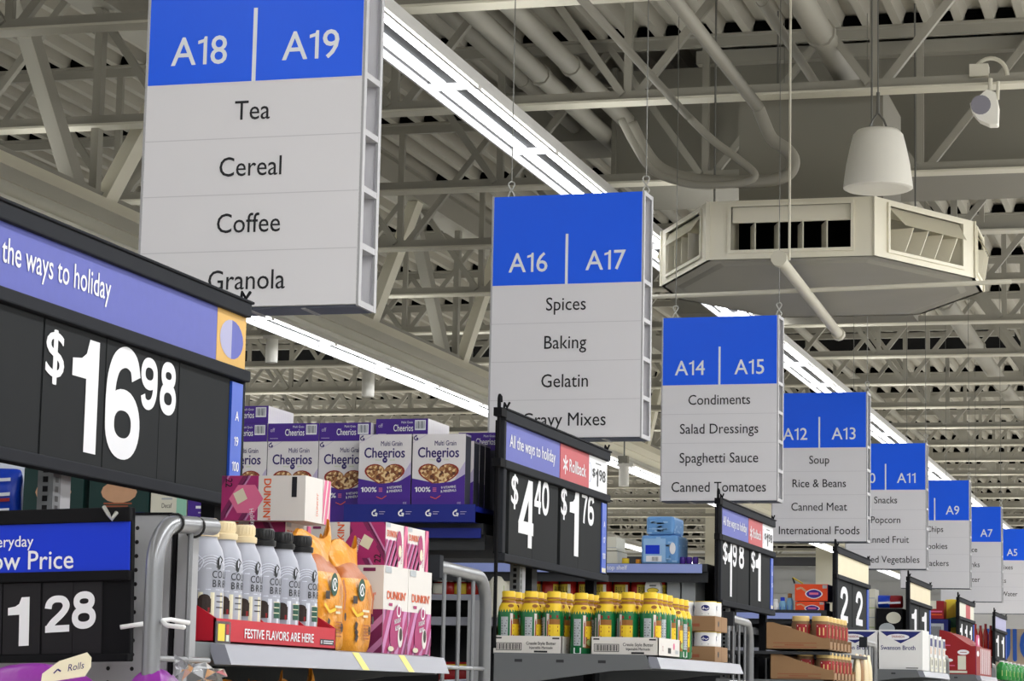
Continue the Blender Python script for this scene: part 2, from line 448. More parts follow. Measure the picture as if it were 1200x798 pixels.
# far wall with its dark fascia band
WY = 62.0
mb = MB(); mb.box(-40, -5.8, WY, WY + .2, 0, 5.2, 'wall_grey'); mb.box(-40, -5.8, WY - .35, WY, aty(930, 663, WY).z, aty(930, 654, WY).z, 'wall_dark')
z0 = aty(930, 690, WY).z
for i in range(9): mb.box(-40, -5.8, WY - .03, WY, z0 - 2.2 + i * .3, z0 - 2.2 + i * .3 + .02, 'wall_dark' if i == 99 else 'wall_grey')
struct('wall_back', mb)
mb = MB(); zt = aty(1185, 668, WY).z; zw = aty(1185, 737, WY).z
mb.box(-5.8, 12, WY, WY + .2, 0, 5.2, 'wall_peach'); mb.box(-5.8, 12, WY - .06, WY, zw, zw + .35, 'white'); struct('wall_back_peach', mb)
# roof joists, one mesh shared
JZ0, JZ1 = 5.0, DECK_Z
NODE = 1.43
xn = aty(745, 118, 13.8).x
def joist_mesh():
    m = MB(); x0, x1 = -46.0, 13.0
    m.box(x0, x1, -.07, .07, JZ0, JZ0 + .014, 'steel_light')
    m.box(x0, x1, -.02, .02, JZ0 + .014, JZ0 + .075, 'steel_paint')
    m.box(x0, x1, -.07, .07, JZ1 - .014, JZ1, 'steel_paint')
    m.box(x0, x1, -.02, .02, JZ1 - .075, JZ1 - .014, 'steel_paint')
    k = math.floor((x0 - xn) / NODE) + 1
    while xn + k * NODE < x1 - .8:
        b = xn + k * NODE
        m.bar((b - .05, 0, JZ0 + .05), (b - .05, 0, JZ1 - .05), .045, .04, 'steel_paint', (0, 1, 0))
        m.bar((b, .02, JZ0 + .05), (b + NODE / 2, .02, JZ1 - .05), .045, .045, 'steel_paint', (0, 1, 0))
        m.bar((b + NODE / 2, -.02, JZ1 - .05), (b + NODE - .08, -.02, JZ0 + .05), .045, .045, 'steel_paint', (0, 1, 0))
        k += 1
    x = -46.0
    while x < x1 - .2:                      # black blocks painting the shade of open deck flutes over the joist
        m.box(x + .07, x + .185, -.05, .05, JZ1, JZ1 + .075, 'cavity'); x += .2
    return m.mesh('roof_joist')
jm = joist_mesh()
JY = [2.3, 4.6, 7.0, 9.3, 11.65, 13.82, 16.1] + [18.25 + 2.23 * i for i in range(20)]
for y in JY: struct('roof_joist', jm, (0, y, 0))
m = MB(); m.box(-46, -2.3, 30.05, 31.5, 5.955, 5.985, 'cavity'); m.box(-46, -2.3, 29.98, 30.05, 5.93, 5.99, 'steel_paint'); struct('window_1', m)   # roof light, dark at night
# girders along y under the joists
def girder_mesh(x, xb=None):
    m = MB(); zb, zt = 4.45, 5.96; y0, y1 = 2.0, 61.0
    m.box(x - .2, x - .01, y0, y1, zb, zb + .07, 'girder_lit'); m.box(x + .01, x + .2, y0, y1, zb, zb + .07, 'girder_lit')
    m.box(x - .06, x - .012, y0, y1, zb + .05, zb + .16, 'steel_paint'); m.box(x + .012, x + .06, y0, y1, zb + .05, zb + .16, 'steel_paint')
    m.box(x - .12, x + .12, y0, y1, zt - .2, zt - .015, 'steel_paint'); m.box(x - .17, x + .17, y0, y1, zt - .015, zt, 'steel_paint')
    L = 2.54; y = 13.85 - 4 * L
    while y < y1 - L:
        m.bar((x + .02, y, zb + .06), (x + .02, y, zt - .1), .07, .05, 'steel_paint', (1, 0, 0))
        m.bar((x + .05, y + .04, zb + .06), (x + .05, y + L / 2, zt - .1), .12, .09, 'girder_lit', (1, 0, 0))
        m.bar((x - .05, y + L / 2, zt - .1), (x - .05, y + L - .04, zb + .06), .12, .09, 'steel_paint', (1, 0, 0))
        y += L
    return m
struct('roof_girder', girder_mesh(-6.66)); struct('roof_girder', girder_mesh(-19.5))
# columns far off
for (u, v, y, w) in ((971, 665, 50.0, .45), (834, 645, 48.0, .22)):
    p = aty(u, v, y); m = MB(); m.box(-w / 2, w / 2, -w / 2, w / 2, 0, DECK_Z, 'column'); struct('column', m, (p.x, y, 0))

# =================================================================== LAMPS
LP = 1.407
def lamp_proto():
    t = thing('strip_light', 'white double-tube strip light in the long row passing behind the hanging aisle signs', 'light', (0, 0, 0), 'strip lights in the row behind the aisle signs')
    m = MB(); a = .118
    m.quad((-a, 0, .034), (-a, LP, .034), (a, LP, .034), (a, 0, .034), 'reflector')
    m.add([(-a, 0, .034), (-.06, 0, .085), (.06, 0, .085), (a, 0, .034), (-a, LP, .034), (-.06, LP, .085), (.06, LP, .085), (a, LP, .034)], [(0, 1, 5, 4), (1, 2, 6, 5), (2, 3, 7, 6)], 'lamp_white')
    m.box(-.05, .05, 0, LP, .08, .14, 'lamp_white')
    m.box(-a - .012, -a, 0, LP, -.004, .036, 'lamp_white'); m.box(a, a + .012, 0, LP, -.004, .036, 'lamp_white')
    part('housing', m, t)
    for sx in (-1, 1):
        m = MB(); e = sx * (a + .0125); m.quad((e, .03, -.002), (e, LP - .03, -.002), (e, LP - .03, .011), (e, .03, .011), 'edge_glow'); part('edge_glow_strip', m, t)  # bright housing edge, its glow added to light the girder chord
    m = MB(); m.quad((-.045, .02, .141), (.045, .02, .141), (.045, LP - .02, .141), (-.045, LP - .02, .141), 'roof_fill_glow'); part('roof_fill_strip', m, t)  # added glowing strip on top of the housing, brightens the roof
    m = MB(); m.box(-a - .012, a + .012, -.006, .006, -.002, .034, 'lamp_white'); part('end_plate', m, t)
    for sx in (-1, 1):
        m = MB(); c = sx * .061; n = 7; r = .03
        vs = []
        for y in (.012, LP - .012):
            for k in range(n): q = math.pi * (1 + k / (n - 1)); vs.append((c + r * math.cos(q), y, .033 + .013 * math.sin(q)))
        m.add(vs, [(k, k + 1, n + k + 1, n + k) for k in range(n - 1)], 'tube_glow'); part('tube', m, t)
    return t
LAMP = lamp_proto()
def lamp_row(x, y0, y1, label, group, first=False):
    y = y0; i = 0
    while y < y1:
        if first and i == 0: LAMP.location = (x, y, LAMP_Z)
        else: dup(LAMP, (x, y, LAMP_Z), label, group)
        y += LP; i += 1
lamp_row(-3.37, 10.757 - 3 * LP, 58, LAMP['label'], LAMP['group'], True)
lamp_row(-6.98, 17.46 - 5 * LP, 58, 'white double-tube strip light in the row slung below the box girder at left', 'strip lights in the row below the girder')
lamp_row(-10.7, 20 - 9 * LP, 58, 'white double-tube strip light far back, seen in the gap below the aisle signs', 'strip lights in the far row')
m = MB(); m.box(-9, 9, -.06, .06, -.03, .03, 'far_glow'); m.box(-9, 9, -.1, .1, .03, .12, 'lamp_white')
p = aty(930, 650.5, WY - 1); single('wall_light', m, 'long thin strip light along the dark band of the far grey wall', 'light', (p.x - 2.5, WY - 1, p.z))
# =================================================================== HANGING AISLE SIGNS
ZT, ZC, ZB = 3.5164, 3.1606, 2.5662
SW, SH, ST = .61, ZT - ZB, .1406
def aisle_sign(n, x, y, dz, rz, a, b, rows, label):
    t = thing('aisle_sign', label, 'sign', (x, y, ZB + dz), 'aisle signs hanging in a row', rz)
    w, d = SW / 2, ST / 2; zc = ZC - ZB; slat = zc / 4
    m = MB(); m.box(-w + .006, w - .006, -d, -d + .012, .004, SH - .004, 'sign_white')
    f = Fr((0, -d, 0), (1, 0, 0), (0, 0, 1))
    m.rect(f, -w + .008, zc, w - .008, SH - .004, 'sign_blue', 1)
    for i in range(1, 4): m.rect(f, -w + .008, i * slat - .0012, w - .008, i * slat + .0012, 'sign_seam', 1)
    m.rect(f, -w + .008, zc - .0015, w - .008, zc + .0015, 'sign_white', 2)
    m.rect(f, -.0055, zc, .0055, zc + .197, 'offwhite_ink', 2)
    m.text(f, a, -.155, zc + .053, .074, 'offwhite_ink', .95, bold=.012); m.text(f, b, .155, zc + .053, .074, 'offwhite_ink', .95, bold=.012)
    for i, r in enumerate(rows):
        m.text(f, r, 0, zc - (i + .5) * slat - .026, .05, 'ink', .90, bold=.004)
    part('front_panel', m, t)
    m = MB(); m.box(-w + .006, w - .006, d - .012, d, .004, SH - .004, 'sign_white')
    g = Fr((0, d, 0), (-1, 0, 0), (0, 0, 1)); m.rect(g, -w + .008, zc, w - .008, SH - .004, 'sign_blue', 1); part('back_panel', m, t)
    m = MB(); e = .007
    for sx in (-1, 1):
        for sy in (-1, 1):
            m.box(sx * w, sx * (w - e), sy * d, sy * (d - .02), 0, SH, 'sign_edge')
        for z in [0, slat, 2 * slat, 3 * slat, zc, SH - .016]:
            m.box(sx * w * .998, sx * (w - .1), -d + .02, d - .02, z, z + .016, 'sign_edge')
        m.box(sx * (w - .1), sx * (w - .104), -d + .02, d - .02, .016, SH - .016, 'sign_core')
    m.box(-w + e, w - e, -d + .013, d - .013, SH - .01, SH - .002, 'sign_edge')
    m.box(-w + e, w - e, -d + .0125, d - .0125, -.0015, .006, 'sign_core')
    for sx in (-.5, 0, .5): m.box(sx * w - .006, sx * w + .006, -d + .013, d - .013, -.004, -.001, 'sign_edge')
    part('spacer_frame', m, t)
    for sx in (-w + .055, w - .012):
        m = MB(); pts = []
        for k in range(17):
            q = 2 * math.pi * k / 16; pts.append((sx + .013 * math.sin(2 * q), 0, SH + .036 - .034 * math.cos(q)))
        m.tube([(sx, 0, SH - .004), (sx, 0, SH + .012)], .004, 'zinc', 6); m.tube(pts, .0032, 'zinc', 6); part('hook', m, t)
        m = MB(); m.tube([(sx, 0, SH + .066), (sx, 0, DECK_Z - ZB - dz)], .0022, 'wire', 5); part('wire', m, t)
    return t
SIGNS = [
 (0, -2.3886, 5.964, -.006, .0018, 'A18', 'A19', ['Tea', 'Cereal', 'Coffee', 'Granola'], 'nearest and largest hanging sign A18 A19, listing tea, cereal, coffee and granola'),
 (1, -2.3905, 9.224, -.0074, -.0241, 'A16', 'A17', ['Spices', 'Baking', 'Gelatin', 'Gravy Mixes'], 'hanging sign A16 A17, listing spices, baking, gelatin and gravy mixes'),
 (2, -2.4338, 12.513, .0104, -.0288, 'A14', 'A15', ['Condiments', 'Salad Dressings', 'Spaghetti Sauce', 'Canned Tomatoes'], 'hanging sign A14 A15, listing condiments, dressings, spaghetti sauce and canned tomatoes'),
 (3, -2.4201, 15.74, .0065, -.0226, 'A12', 'A13', ['Soup', 'Rice & Beans', 'Canned Meat', 'International Foods'], 'hanging sign A12 A13, listing soup, rice, canned meat and international foods'),
 (4, -2.4044, 18.88, -.0009, -.0018, 'A10', 'A11', ['Snacks', 'Popcorn', 'Canned Fruit', 'Canned Vegetables'], 'hanging sign A11, listing snacks, popcorn, canned fruit and vegetables'),
 (5, -2.3913, 22.139, .0004, -.0062, 'A8', 'A9', ['Chips', 'Cookies', 'Crackers'], 'hanging sign A9, listing chips, cookies and crackers'),
 (6, -2.3806, 25.329, .0113, -.0044, 'A6', 'A7', ['Juice', 'Drinks', 'Water'], 'hanging sign A7, its lowest line reading water, between A9 and A5'),
 (7, -2.3806, 28.52, .005, 0.0, 'A4', 'A5', ['Drink Mixes', 'Drinks', 'Flavored Water'], 'farthest hanging sign A5, cut by the right edge of the photo'),
]
for s in SIGNS: aisle_sign(*s)

# =================================================================== CEILING FIXTURES
def vent_face(t, p0, p1, h, dark, style):
    """one face of the diffuser between bottom corners p0 -> p1 (seen from outside, left to right)"""
    p0 = V(p0); p1 = V(p1); L = (p1 - p0).length
    f = Fr(p0, p1 - p0, (0, 0, 1)); e = .06; m = MB()
    a0, a1, b0, b1 = min(.13, L * .14), L - min(.13, L * .14), .05, h - .035
    m.obox(f, 0, L, 0, b0, -.02, 0, 'hvac'); m.obox(f, 0, L, b1, h, -.02, 0, 'hvac')
    m.obox(f, 0, a0, b0, b1, -.02, 0, 'hvac'); m.obox(f, a1, L, b0, b1, -.02, 0, 'hvac')
    r = .018
    m.obox(f, a0 - r, a1 + r, b0 - r, b0, 0, .012, 'hvac'); m.obox(f, a0 - r, a1 + r, b1, b1 + r, 0, .012, 'hvac')
    m.obox(f, a0 - r, a0, b0, b1, 0, .012, 'hvac'); m.obox(f, a1, a1 + r, b0, b1, 0, .012, 'hvac')
    m.obox(f, -.012, .012, 0, h, 0, .008, 'hvac')
    D = .22
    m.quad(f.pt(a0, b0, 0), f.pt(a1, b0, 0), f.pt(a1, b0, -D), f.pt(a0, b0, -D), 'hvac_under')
    m.quad(f.pt(a0, b1, 0), f.pt(a1, b1, 0), f.pt(a1, b1, -D), f.pt(a0, b1, -D), 'hvac')
    m.quad(f.pt(a0, b0, 0), f.pt(a0, b1, 0), f.pt(a0, b1, -D), f.pt(a0, b0, -D), 'hvac')
    m.quad(f.pt(a1, b0, 0), f.pt(a1, b1, 0), f.pt(a1, b1, -D), f.pt(a1, b0, -D), 'hvac')
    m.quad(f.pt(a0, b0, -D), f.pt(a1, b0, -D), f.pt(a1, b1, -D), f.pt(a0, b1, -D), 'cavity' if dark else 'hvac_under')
    part('vent_frame', m, t)
    bl = b1 - (b1 - b0) * (.36 if style == 'front' else .42)
    m = MB()
    if style == 'front': m.obox(f, a0 + .005, a1 - .005, bl, b1, -.03, -.012, 'hvac')
    else:
        m.add([f.pt(a0 + .01, b1, -.015), f.pt(a1 - .01, b1, -.015), f.pt(a1 - .03, bl, .055), f.pt(a0 + .08, bl, .055)], [(0, 1, 2, 3), (3, 2, 1, 0)], 'hvac')
    part('louver_flap', m, t)
    for i in range(1, 5):
        a = a0 + (a1 - a0) * i / 5; m = MB()
        s = .0 if style == 'front' else .03
        m.add([f.pt(a - s, b0, .0 if not s else .03), f.pt(a - s - .05, b0, -.14), f.pt(a + s - .05, bl, -.14), f.pt(a + s, bl, .0 if not s else .045),
               f.pt(a - s + .006, b0, .0 if not s else .03), f.pt(a - s - .044, b0, -.14), f.pt(a + s - .044, bl, -.14), f.pt(a + s + .006, bl, .0 if not s else .045)],
              [(0, 1, 2, 3), (7, 6, 5, 4), (0, 3, 7, 4), (1, 5, 6, 2), (3, 2, 6, 7), (0, 4, 5, 1)], 'hvac')
        part('vane', m, t)
DZ = 4.0
FL = atz(831, 306, DZ); FR_ = atz(1024, 298, DZ); R1 = atz(1142, 325, DZ); L1 = atz(776, 336, DZ)
FL.y = FR_.y = (FL.y + FR_.y) / 2; L1.y = R1.y = (L1.y + R1.y) / 2
dd = V((0, .5, 0)); R2 = R1 + dd; L2 = L1 + dd
back = R2.y + (R1.y - FR_.y); BR = V((FR_.x, back, DZ)); BL = V((FL.x, back, DZ))
ring8 = [FL, FR_, R1, R2, BR, BL, L2, L1]
ctr = sum(ring8, V((0, 0, 0))) / 8
t = thing('air_diffuser', 'large octagonal cream air diffuser with slatted vents hanging under the roof joists', 'air vent', ctr)
HD = .33
lc = [p - ctr for p in ring8]
for i in range(8):
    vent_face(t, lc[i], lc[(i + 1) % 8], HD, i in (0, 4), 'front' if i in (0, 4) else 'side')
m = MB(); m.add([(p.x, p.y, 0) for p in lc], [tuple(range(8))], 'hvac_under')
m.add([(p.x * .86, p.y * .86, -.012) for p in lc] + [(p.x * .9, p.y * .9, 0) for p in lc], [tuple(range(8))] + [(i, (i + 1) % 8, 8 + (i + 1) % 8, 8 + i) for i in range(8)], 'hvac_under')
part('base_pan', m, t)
m = MB(); m.add([(p.x, p.y, HD) for p in lc] + [(p.x * .5, p.y * .5, HD + .06) for p in lc], [(i, (i + 1) % 8, 8 + (i + 1) % 8, 8 + i) for i in range(8)] + [tuple(range(8, 16))], 'hvac')
part('top_cover', m, t)
m = MB(); m.box(-.42, .42, -.42, .42, HD + .05, 5.12 - DZ, 'duct_paint'); part('supply_neck', m, t)
for p in (lc[0], lc[1], lc[4], lc[5]):
    m = MB(); m.tube([(p.x * .95, p.y * .95, HD), (p.x * .95, p.y * .95, 6.0 - DZ)], .006, 'wire', 5); part('hanger_rod', m, t)

# big rectangular duct between two joists
m = MB(); m.box(-3.95, 7, 16.3, 17.5, 5.1, 5.84, 'duct_paint'); m.box(-3.35, 7, 16.2, 17.6, 5.84, 5.93, 'steel_paint')
for x in (-3.95, -2.4, -.9): m.box(x, x + .03, 16.27, 17.53, 5.07, 5.86, 'duct_paint')
single('air_duct', m, 'wide rectangular grey duct running between two joists above the octagonal diffuser', 'duct', (0, 0, 0))
m = MB(); m.box(-.9, .9, -.35, .35, 0, .3, 'duct_paint'); m.box(-.93, .93, -.38, .38, .28, .31, 'steel_paint')
p = atz(930, 368, 4.55); single('air_duct', m, 'short grey duct box just behind the underside of the octagonal diffuser', 'duct', (p.x, p.y + .2, 4.55 ))
m = MB(); q = atz(545, 128, 5.6); m.box(-.55, .55, -.3, .3, 0, .38, 'duct_paint'); single('air_duct', m, 'small grey duct box tucked under the deck left of the long light row', 'duct', (q.x + .55, q.y + 1.2, 5.55))

# pendant loudspeaker
SY = 13.0; c = aty(1029, 222, SY); k = SY * 1.02 / FPX
t = thing('pendant_speaker', 'white cone-shaped loudspeaker hanging in front of the octagonal diffuser', 'loudspeaker', (c.x, SY, c.z))
m = MB(); r0, r1, h = 40.5 * k, 26 * k, 72 * k
m.lathe([(r0 * .93, 0), (r0, .006), (r0 * .985, h * .12), (r0 * .92, h * .4), (r0 * .8, h * .72), (r1 * 1.12, h * .9), (r1 * .95, h * .97), (r1 * .6, h), (0.0001, h)], 'speaker_white', n=32)
part('speaker_body', m, t, smooth='auto')
m = MB(); m.lathe([(r0 * .9, -.002), (r0 * .93, -.001)], 'speaker_white', n=32); part('speaker_grille', m, t)
m = MB()
for sx in (-1, 1): m.tube([(sx * .05, 0, h - .005), (sx * .03, 0, h + .05), (0, 0, h + .09)], .006, 'wire', 6)
m.tube([(0, 0, h + .085), (0, 0, h + .2)], .01, 'wire', 6); part('hanging_bracket', m, t)
m = MB(); m.tube([(0, 0, h + .19), (0, 0, DECK_Z - c.z)], .004, 'wire', 5); part('cable', m, t)

# emergency lamp on the joist chord
EY = 13.7; c = aty(1157, 125, EY); k = EY / FPX
t = thing('emergency_lamp', 'round two-tone emergency lamp clamped to the joist chord near the top right corner', 'lamp', c)
m = MB(); pr = [(0, 20), (10, 16), (13, 0), (12, -22), (2, -22), (-10, -16), (-18, -6), (-20, 4), (-10, 12)]
m.prism(Fr((0, 0, 0), (1, 0, 0), (0, 0, 1)), [(a * k, b * k) for a, b in pr], -.09, .02, 'speaker_white'); part('lamp_hood', m, t, bevel=.008)
m = MB(); m.lathe([(.0001, -.03), (.03, -.024), (.05, -.008), (.055, .012)], 'lens', n=18)
o = part('lens', m, t, 'grey domed lens'); o.rotation_euler = (math.radians(90), 0, 0); o.location = (-7 * k, -.02, 1 * k)
m = MB(); m.tube([(3 * k, 0, 18 * k), (4 * k, 0, 34 * k)], .012, 'steel_light', 8); m.tube([(12 * k, 0, 8 * k), (13 * k, 0, 30 * k)], .01, 'steel_light', 8); part('mounting_arm', m, t)
m = MB(); m.box(-22 * k, 0, .06, .16, 41 * k, 56 * k, 'steel_light'); part('battery_box', m, t)
m = MB(); m.tube([((2 + 20 * math.cos(q)) * k, .1, (42 + 22 * math.sin(q)) * k) for q in [math.pi * i / 12 for i in range(13)]], .012, 'steel_light', 8); part('cable_loop', m, t)

# white tube sensors under the left lamp row
for (u, v, y, lab) in ((318, 425, 18.75, 'white tube-shaped sensor hanging below the lamp row, next to the nearest price board'), (431, 465, 21.1, 'white tube-shaped sensor hanging below the lamp row, above the cereal'),
                       (531, 668, 26.0, 'white tube-shaped sensor, smallest of all, hanging between the signs A16 and A14')):
    if v == 668: p = aty(731, 570, y)
    else: p = aty(u, v, y)
    k = y * 1.04 / FPX * (1.0 if v != 668 else .8)
    t = thing('ceiling_sensor', lab, 'sensor', p, 'tube sensors under the left lamp row')
    m = MB(); m.lathe([(7.5 * k, 0), (7.5 * k, 32 * k), (5 * k, 34 * k)], 'speaker_white', n=18); part('sensor_tube', m, t, smooth='auto')
    m = MB(); m.box(-9 * k, 15 * k, -.05, .05, 29 * k, 33 * k, 'speaker_white'); m.box(-8 * k, 6 * k, -.04, .04, 33 * k, 44 * k, 'steel_paint'); part('bracket', m, t)
    m = MB(); m.tube([(0, 0, 44 * k), (0, 0, DECK_Z - p.z)], .008, 'wire', 6); part('stem', m, t)

# pipes and conduits
def line(u, v, z, u2, v2): return atz(u, v, z), atz(u2, v2, z)
def dpipe(u, v, z, y0, y1, r, label, mt='steel_paint', name='ceiling_pipe', cat='pipe'):
    p = atz(u, v, z); m = MB(); m.tube([(p.x, y0, z), (p.x, y1, z)], r, mt, 10)
    y = y0 + 1.5
    while y < y1: m.tube([(p.x, y - .03, z), (p.x, y + .03, z)], r * 1.18, mt, 10); y += 3.1
    single(name, m, label, cat, (0, 0, 0), smooth='auto')
dpipe(950, 20, 5.30, 9, 16.15, .075, 'thick grey sprinkler main running away above the pendant loudspeaker')
dpipe(660, 68, 5.45, 10, 16.1, .06, 'grey pipe running away under the deck, ending above the sign A16')
dpipe(700, 150, 5.40, 10, 18.5, .06, 'grey pipe with a valve at its end, right above the sign A16')
dpipe(545, 35, 5.65, 8, 40, .045, 'thin grey pipe running away close under the deck, crossing the long light row')
dpipe(905, 20, 5.5, 9, 16.15, .03, 'thin grey pipe running away between the two sprinkler mains')
dpipe(1120, 372, 5.2, 18, 60, .085, 'grey roof pipe running away right of the octagonal diffuser, low over the joists')
CY = 13.5
def conduit(pix, r, label, y=CY, lead=None):
    pts = [aty(u, v, y) for u, v in pix]
    out = []
    for i in range(len(pts) - 1):          # smooth the corners
        a, b, c, d = pts[max(i - 1, 0)], pts[i], pts[i + 1], pts[min(i + 2, len(pts) - 1)]
        for k in range(5):
            s = k / 5; out.append(.5 * ((2 * b) + (c - a) * s + (2 * a - 5 * b + 4 * c - d) * s * s + (3 * b - a - 3 * c + d) * s ** 3))
    out.append(pts[-1])
    if lead: out = [out[0] + V((0, -lead, 0))] + out
    m = MB(); m.tube(out, r, 'steel_paint', 10); single('conduit', m, label, 'conduit', smooth=True)
conduit([(888, 125), (896, 145), (905, 163), (922, 175), (930, 188), (925, 203), (905, 211), (860, 213), (810, 210), (775, 198), (755, 175), (740, 145)], .036, 'thick bent conduit making a broad U loop above the octagonal diffuser', lead=3.0)
conduit([(805, 135), (835, 164), (862, 184), (884, 203), (876, 212), (840, 217), (800, 214), (765, 200), (745, 172), (728, 140)], .022, 'thin bent conduit nested inside the broad U loop above the diffuser', CY - .15, lead=3.0)
# slim rail under the diffuser, leaning pipe and its tee
m = MB(); a = aty(764, 348, 13.6); b = aty(1185, 330, 13.6); m.tube([a, b], .013, 'steel_light', 8); single('support_rail', m, 'slim pale rail crossing just below the octagonal diffuser', 'rail', smooth='auto')
m = MB(); a = aty(913, 303, 12.4); b = atz(983, 392, 3.85); m.tube([a, b], .032, 'steel_light', 10); m.tube([a - (b - a).normalized() * .02, a + (b - a).normalized() * .05], .042, 'steel_light', 10); m.tube([b - (b - a).normalized() * .08, b], .042, 'steel_light', 10)
single('leaning_pipe', m, 'pale slanted pipe with capped ends crossing in front of the octagonal diffuser', 'pipe', smooth='auto')
m = MB(); a = aty(925, 305, 12.42); m.tube([a, V((a.x, a.y, DECK_Z))], .0065, 'steel_light', 6); single('hanger_wire', m, 'long thin wire dropping past the front vent of the octagonal diffuser', 'wire')
# =================================================================== PRICE BOARDS
XS, XF, PITCH = -1.95, -1.5, 3.22
def YA(k): return 3.55 + PITCH * k
def YB(k): return 4.82 + PITCH * k
WALLF = Fr((XS, 0, 0), (0, 1, 0), (0, 0, 1))          # a = world y, b = world z, facing the main aisle
def on(u, v, c=XS):
    p = atx(u, v, c); return p.y, p.z
def glyph_px(mb, s, px, m, bold=.03, c=XS):
    """digit fitted to the place its left, right, top and bottom take up on the board"""
    (ul, vt, ur, vb) = px
    y0, _ = on(ul, (vt + vb) / 2, c); y1, _ = on(ur, (vt + vb) / 2, c)
    zt = on((ul + ur) / 2, vt, c)[1]; zb = on((ul + ur) / 2, vb, c)[1]
    mb.fit(Fr((c, 0, 0), (0, 1, 0), (0, 0, 1)), s, y0, zb, y1, zt, m, bold)
PB = [2.392, 2.363, 2.251, 2.227, 1.986, 1.963]       # rail top, header top, header bottom, cards top, cards bottom, rail bottom
def price_board(k, label, heads, cards, strip, ya=None, yb=None, pole=True):
    ya = ya or YA(k); yb = yb or YB(k); base = V((XS, (ya + yb) / 2, 0))
    t = thing('price_board', label, 'price sign', base, 'endcap price boards in black frames')
    def M(): return MB(base)
    m = M(); xo = XS + .008; xb = XS - .016
    m.box(xb, xo + .004, ya, yb, PB[1], PB[0], 'frame_black')
    m.box(xb, xo + .008, ya, yb + .006, PB[0], PB[0] + .006, 'frame_black')
    m.box(xb, xo + .006, ya, yb, PB[3], PB[2], 'frame_black')
    m.box(xb, xo + .008, ya, yb - .02, PB[5], PB[4], 'frame_black')
    m.box(xb, xo, ya, ya + .03, PB[4], PB[3], 'frame_black'); m.box(xb, xo, ya, ya + .02, PB[2], PB[1], 'frame_black'); m.box(xb, XS + .004, yb - .012, yb, PB[4], PB[2], 'frame_black')
    part('frame', m, t, bevel=.003)
    m = M(); m.box(xb - .004, xb, ya, yb, PB[4], PB[1], 'black'); part('back_board', m, t)
    f = WALLF; H = yb - ya
    for (f0, f1, mt, fn) in heads:
        m = M(); a0 = ya + .03 + (H - .03) * f0; a1 = ya + .03 + (H - .03) * f1
        m.box(XS - .012, XS, a0 + .001, a1 - .001, PB[2], PB[1], mt)
        if fn: fn(m, f, a0, a1, PB[2], PB[1])
        part('header_card', m, t)
    for (a0, a1, glist) in cards:
        m = M(); m.box(XS - .014, XS, a0, a1, PB[4] + .002, PB[3] - .002, 'card')
        m.box(XS - .0142, XS + .0004, a1 - .0016, a1 - .0004, PB[4] + .002, PB[3] - .002, 'black')
        for g in glist: g(m)
        part('price_card', m, t)
    m = M(); m.box(XS - .01, XS + .004, yb - .075, yb - .016, PB[4] + .006, PB[3] - .006, 'strip_blue')
    s = Fr((XS + .004, 0, 0), (0, 1, 0), (0, 0, 1))
    for i, q in enumerate(strip): m.text(s, q, yb - .046, PB[3] - .085 - i * .052, .019, 'print_white', 1.0, bold=.015)
    if strip: m.rect(s, yb - .072, PB[4] + .008, yb - .02, PB[4] + .022, 'cream_label', 1)
    part('aisle_strip', m, t)
    if pole:
        m = M(); m.tube([(XS, ya - .035, 1.72), (XS, ya - .035, PB[0] + .03), (XS, ya - .03, PB[0] + .038), (XS + .0, ya - .022, PB[0] + .036), (XS, ya - .018, PB[0] + .02)], .0055, 'black', 6)
        for z in (PB[0] - .01, PB[3] + .012): m.box(XS - .012, XS + .012, ya - .05, ya + .004, z - .012, z + .012, 'black')
        part('pole', m, t)
    yu = ya + (.435 if k == 0 else .27)
    m = M(); m.box(XS - .045, XS - .015, yu, yu + .03, 1.602, PB[4], 'shelf_grey')
    for i in range(22): m.rect(Fr((XS - .045, yu, 0), (1, 0, 0), (0, 0, 1)), .010, 1.612 + i * .0168, .02, 1.622 + i * .0168, 'black', 1)
    for i in range(22): m.rect(Fr((XS - .015, yu, 0), (0, 1, 0), (0, 0, 1)), .008, 1.612 + i * .0168, .02, 1.622 + i * .0168, 'zip_black', 1)
    m.box(XS - .045, XS - .02, yu + .03, yu + .08, 1.602, PB[4], 'pegboard'); part('upright', m, t)
    m = M(); m.box(XS - .045, XS - .015, yb - .1, yb - .06, 1.602, PB[4], 'black'); part('upright', m, t)
    for y in (ya + .02, yb - .03):
        m = M(); m.tube([(XS, y - .006, PB[0]), (XS, y, PB[0] + .022), (XS + .004, y + .012, PB[0] + .01), (XS + .006, y + .03, PB[0] + .026)], .0035, 'black', 6); part('clip', m, t)
    return t
def G(s, px, bold=.03, c=XS + .0004): return lambda m: glyph_px(m, s, px, 'print_white', bold, c)
def hd_text(px0, px1, s, bold=.02, cap=.036):
    def fn(m, f, a0, a1, b0, b1):
        y0 = on(*px0)[0]; y1 = on(*px1)[0]
        m.fit(f, s, y0, b0 + (b1 - b0) * .28, y1, b0 + (b1 - b0) * .72, 'print_white', bold)
    return fn
def leaf(m, f, a0, a1, b0, b1):
    c = (a0 + a1) / 2; h = (b1 - b0) / 2; z = (b0 + b1) / 2; w = (a1 - a0) / 2
    L = [(c, z + h * .72)] + [(c - w * .8 * math.sin(math.pi * i / 10), z + h * .72 * math.cos(math.pi * i / 10)) for i in range(1, 10)] + [(c, z - h * .72)]
    m.poly(f, L, 'head_lilac', 1); m.poly(f, [(2 * c - a, b) for a, b in reversed(L)], 'head_blue', 1)
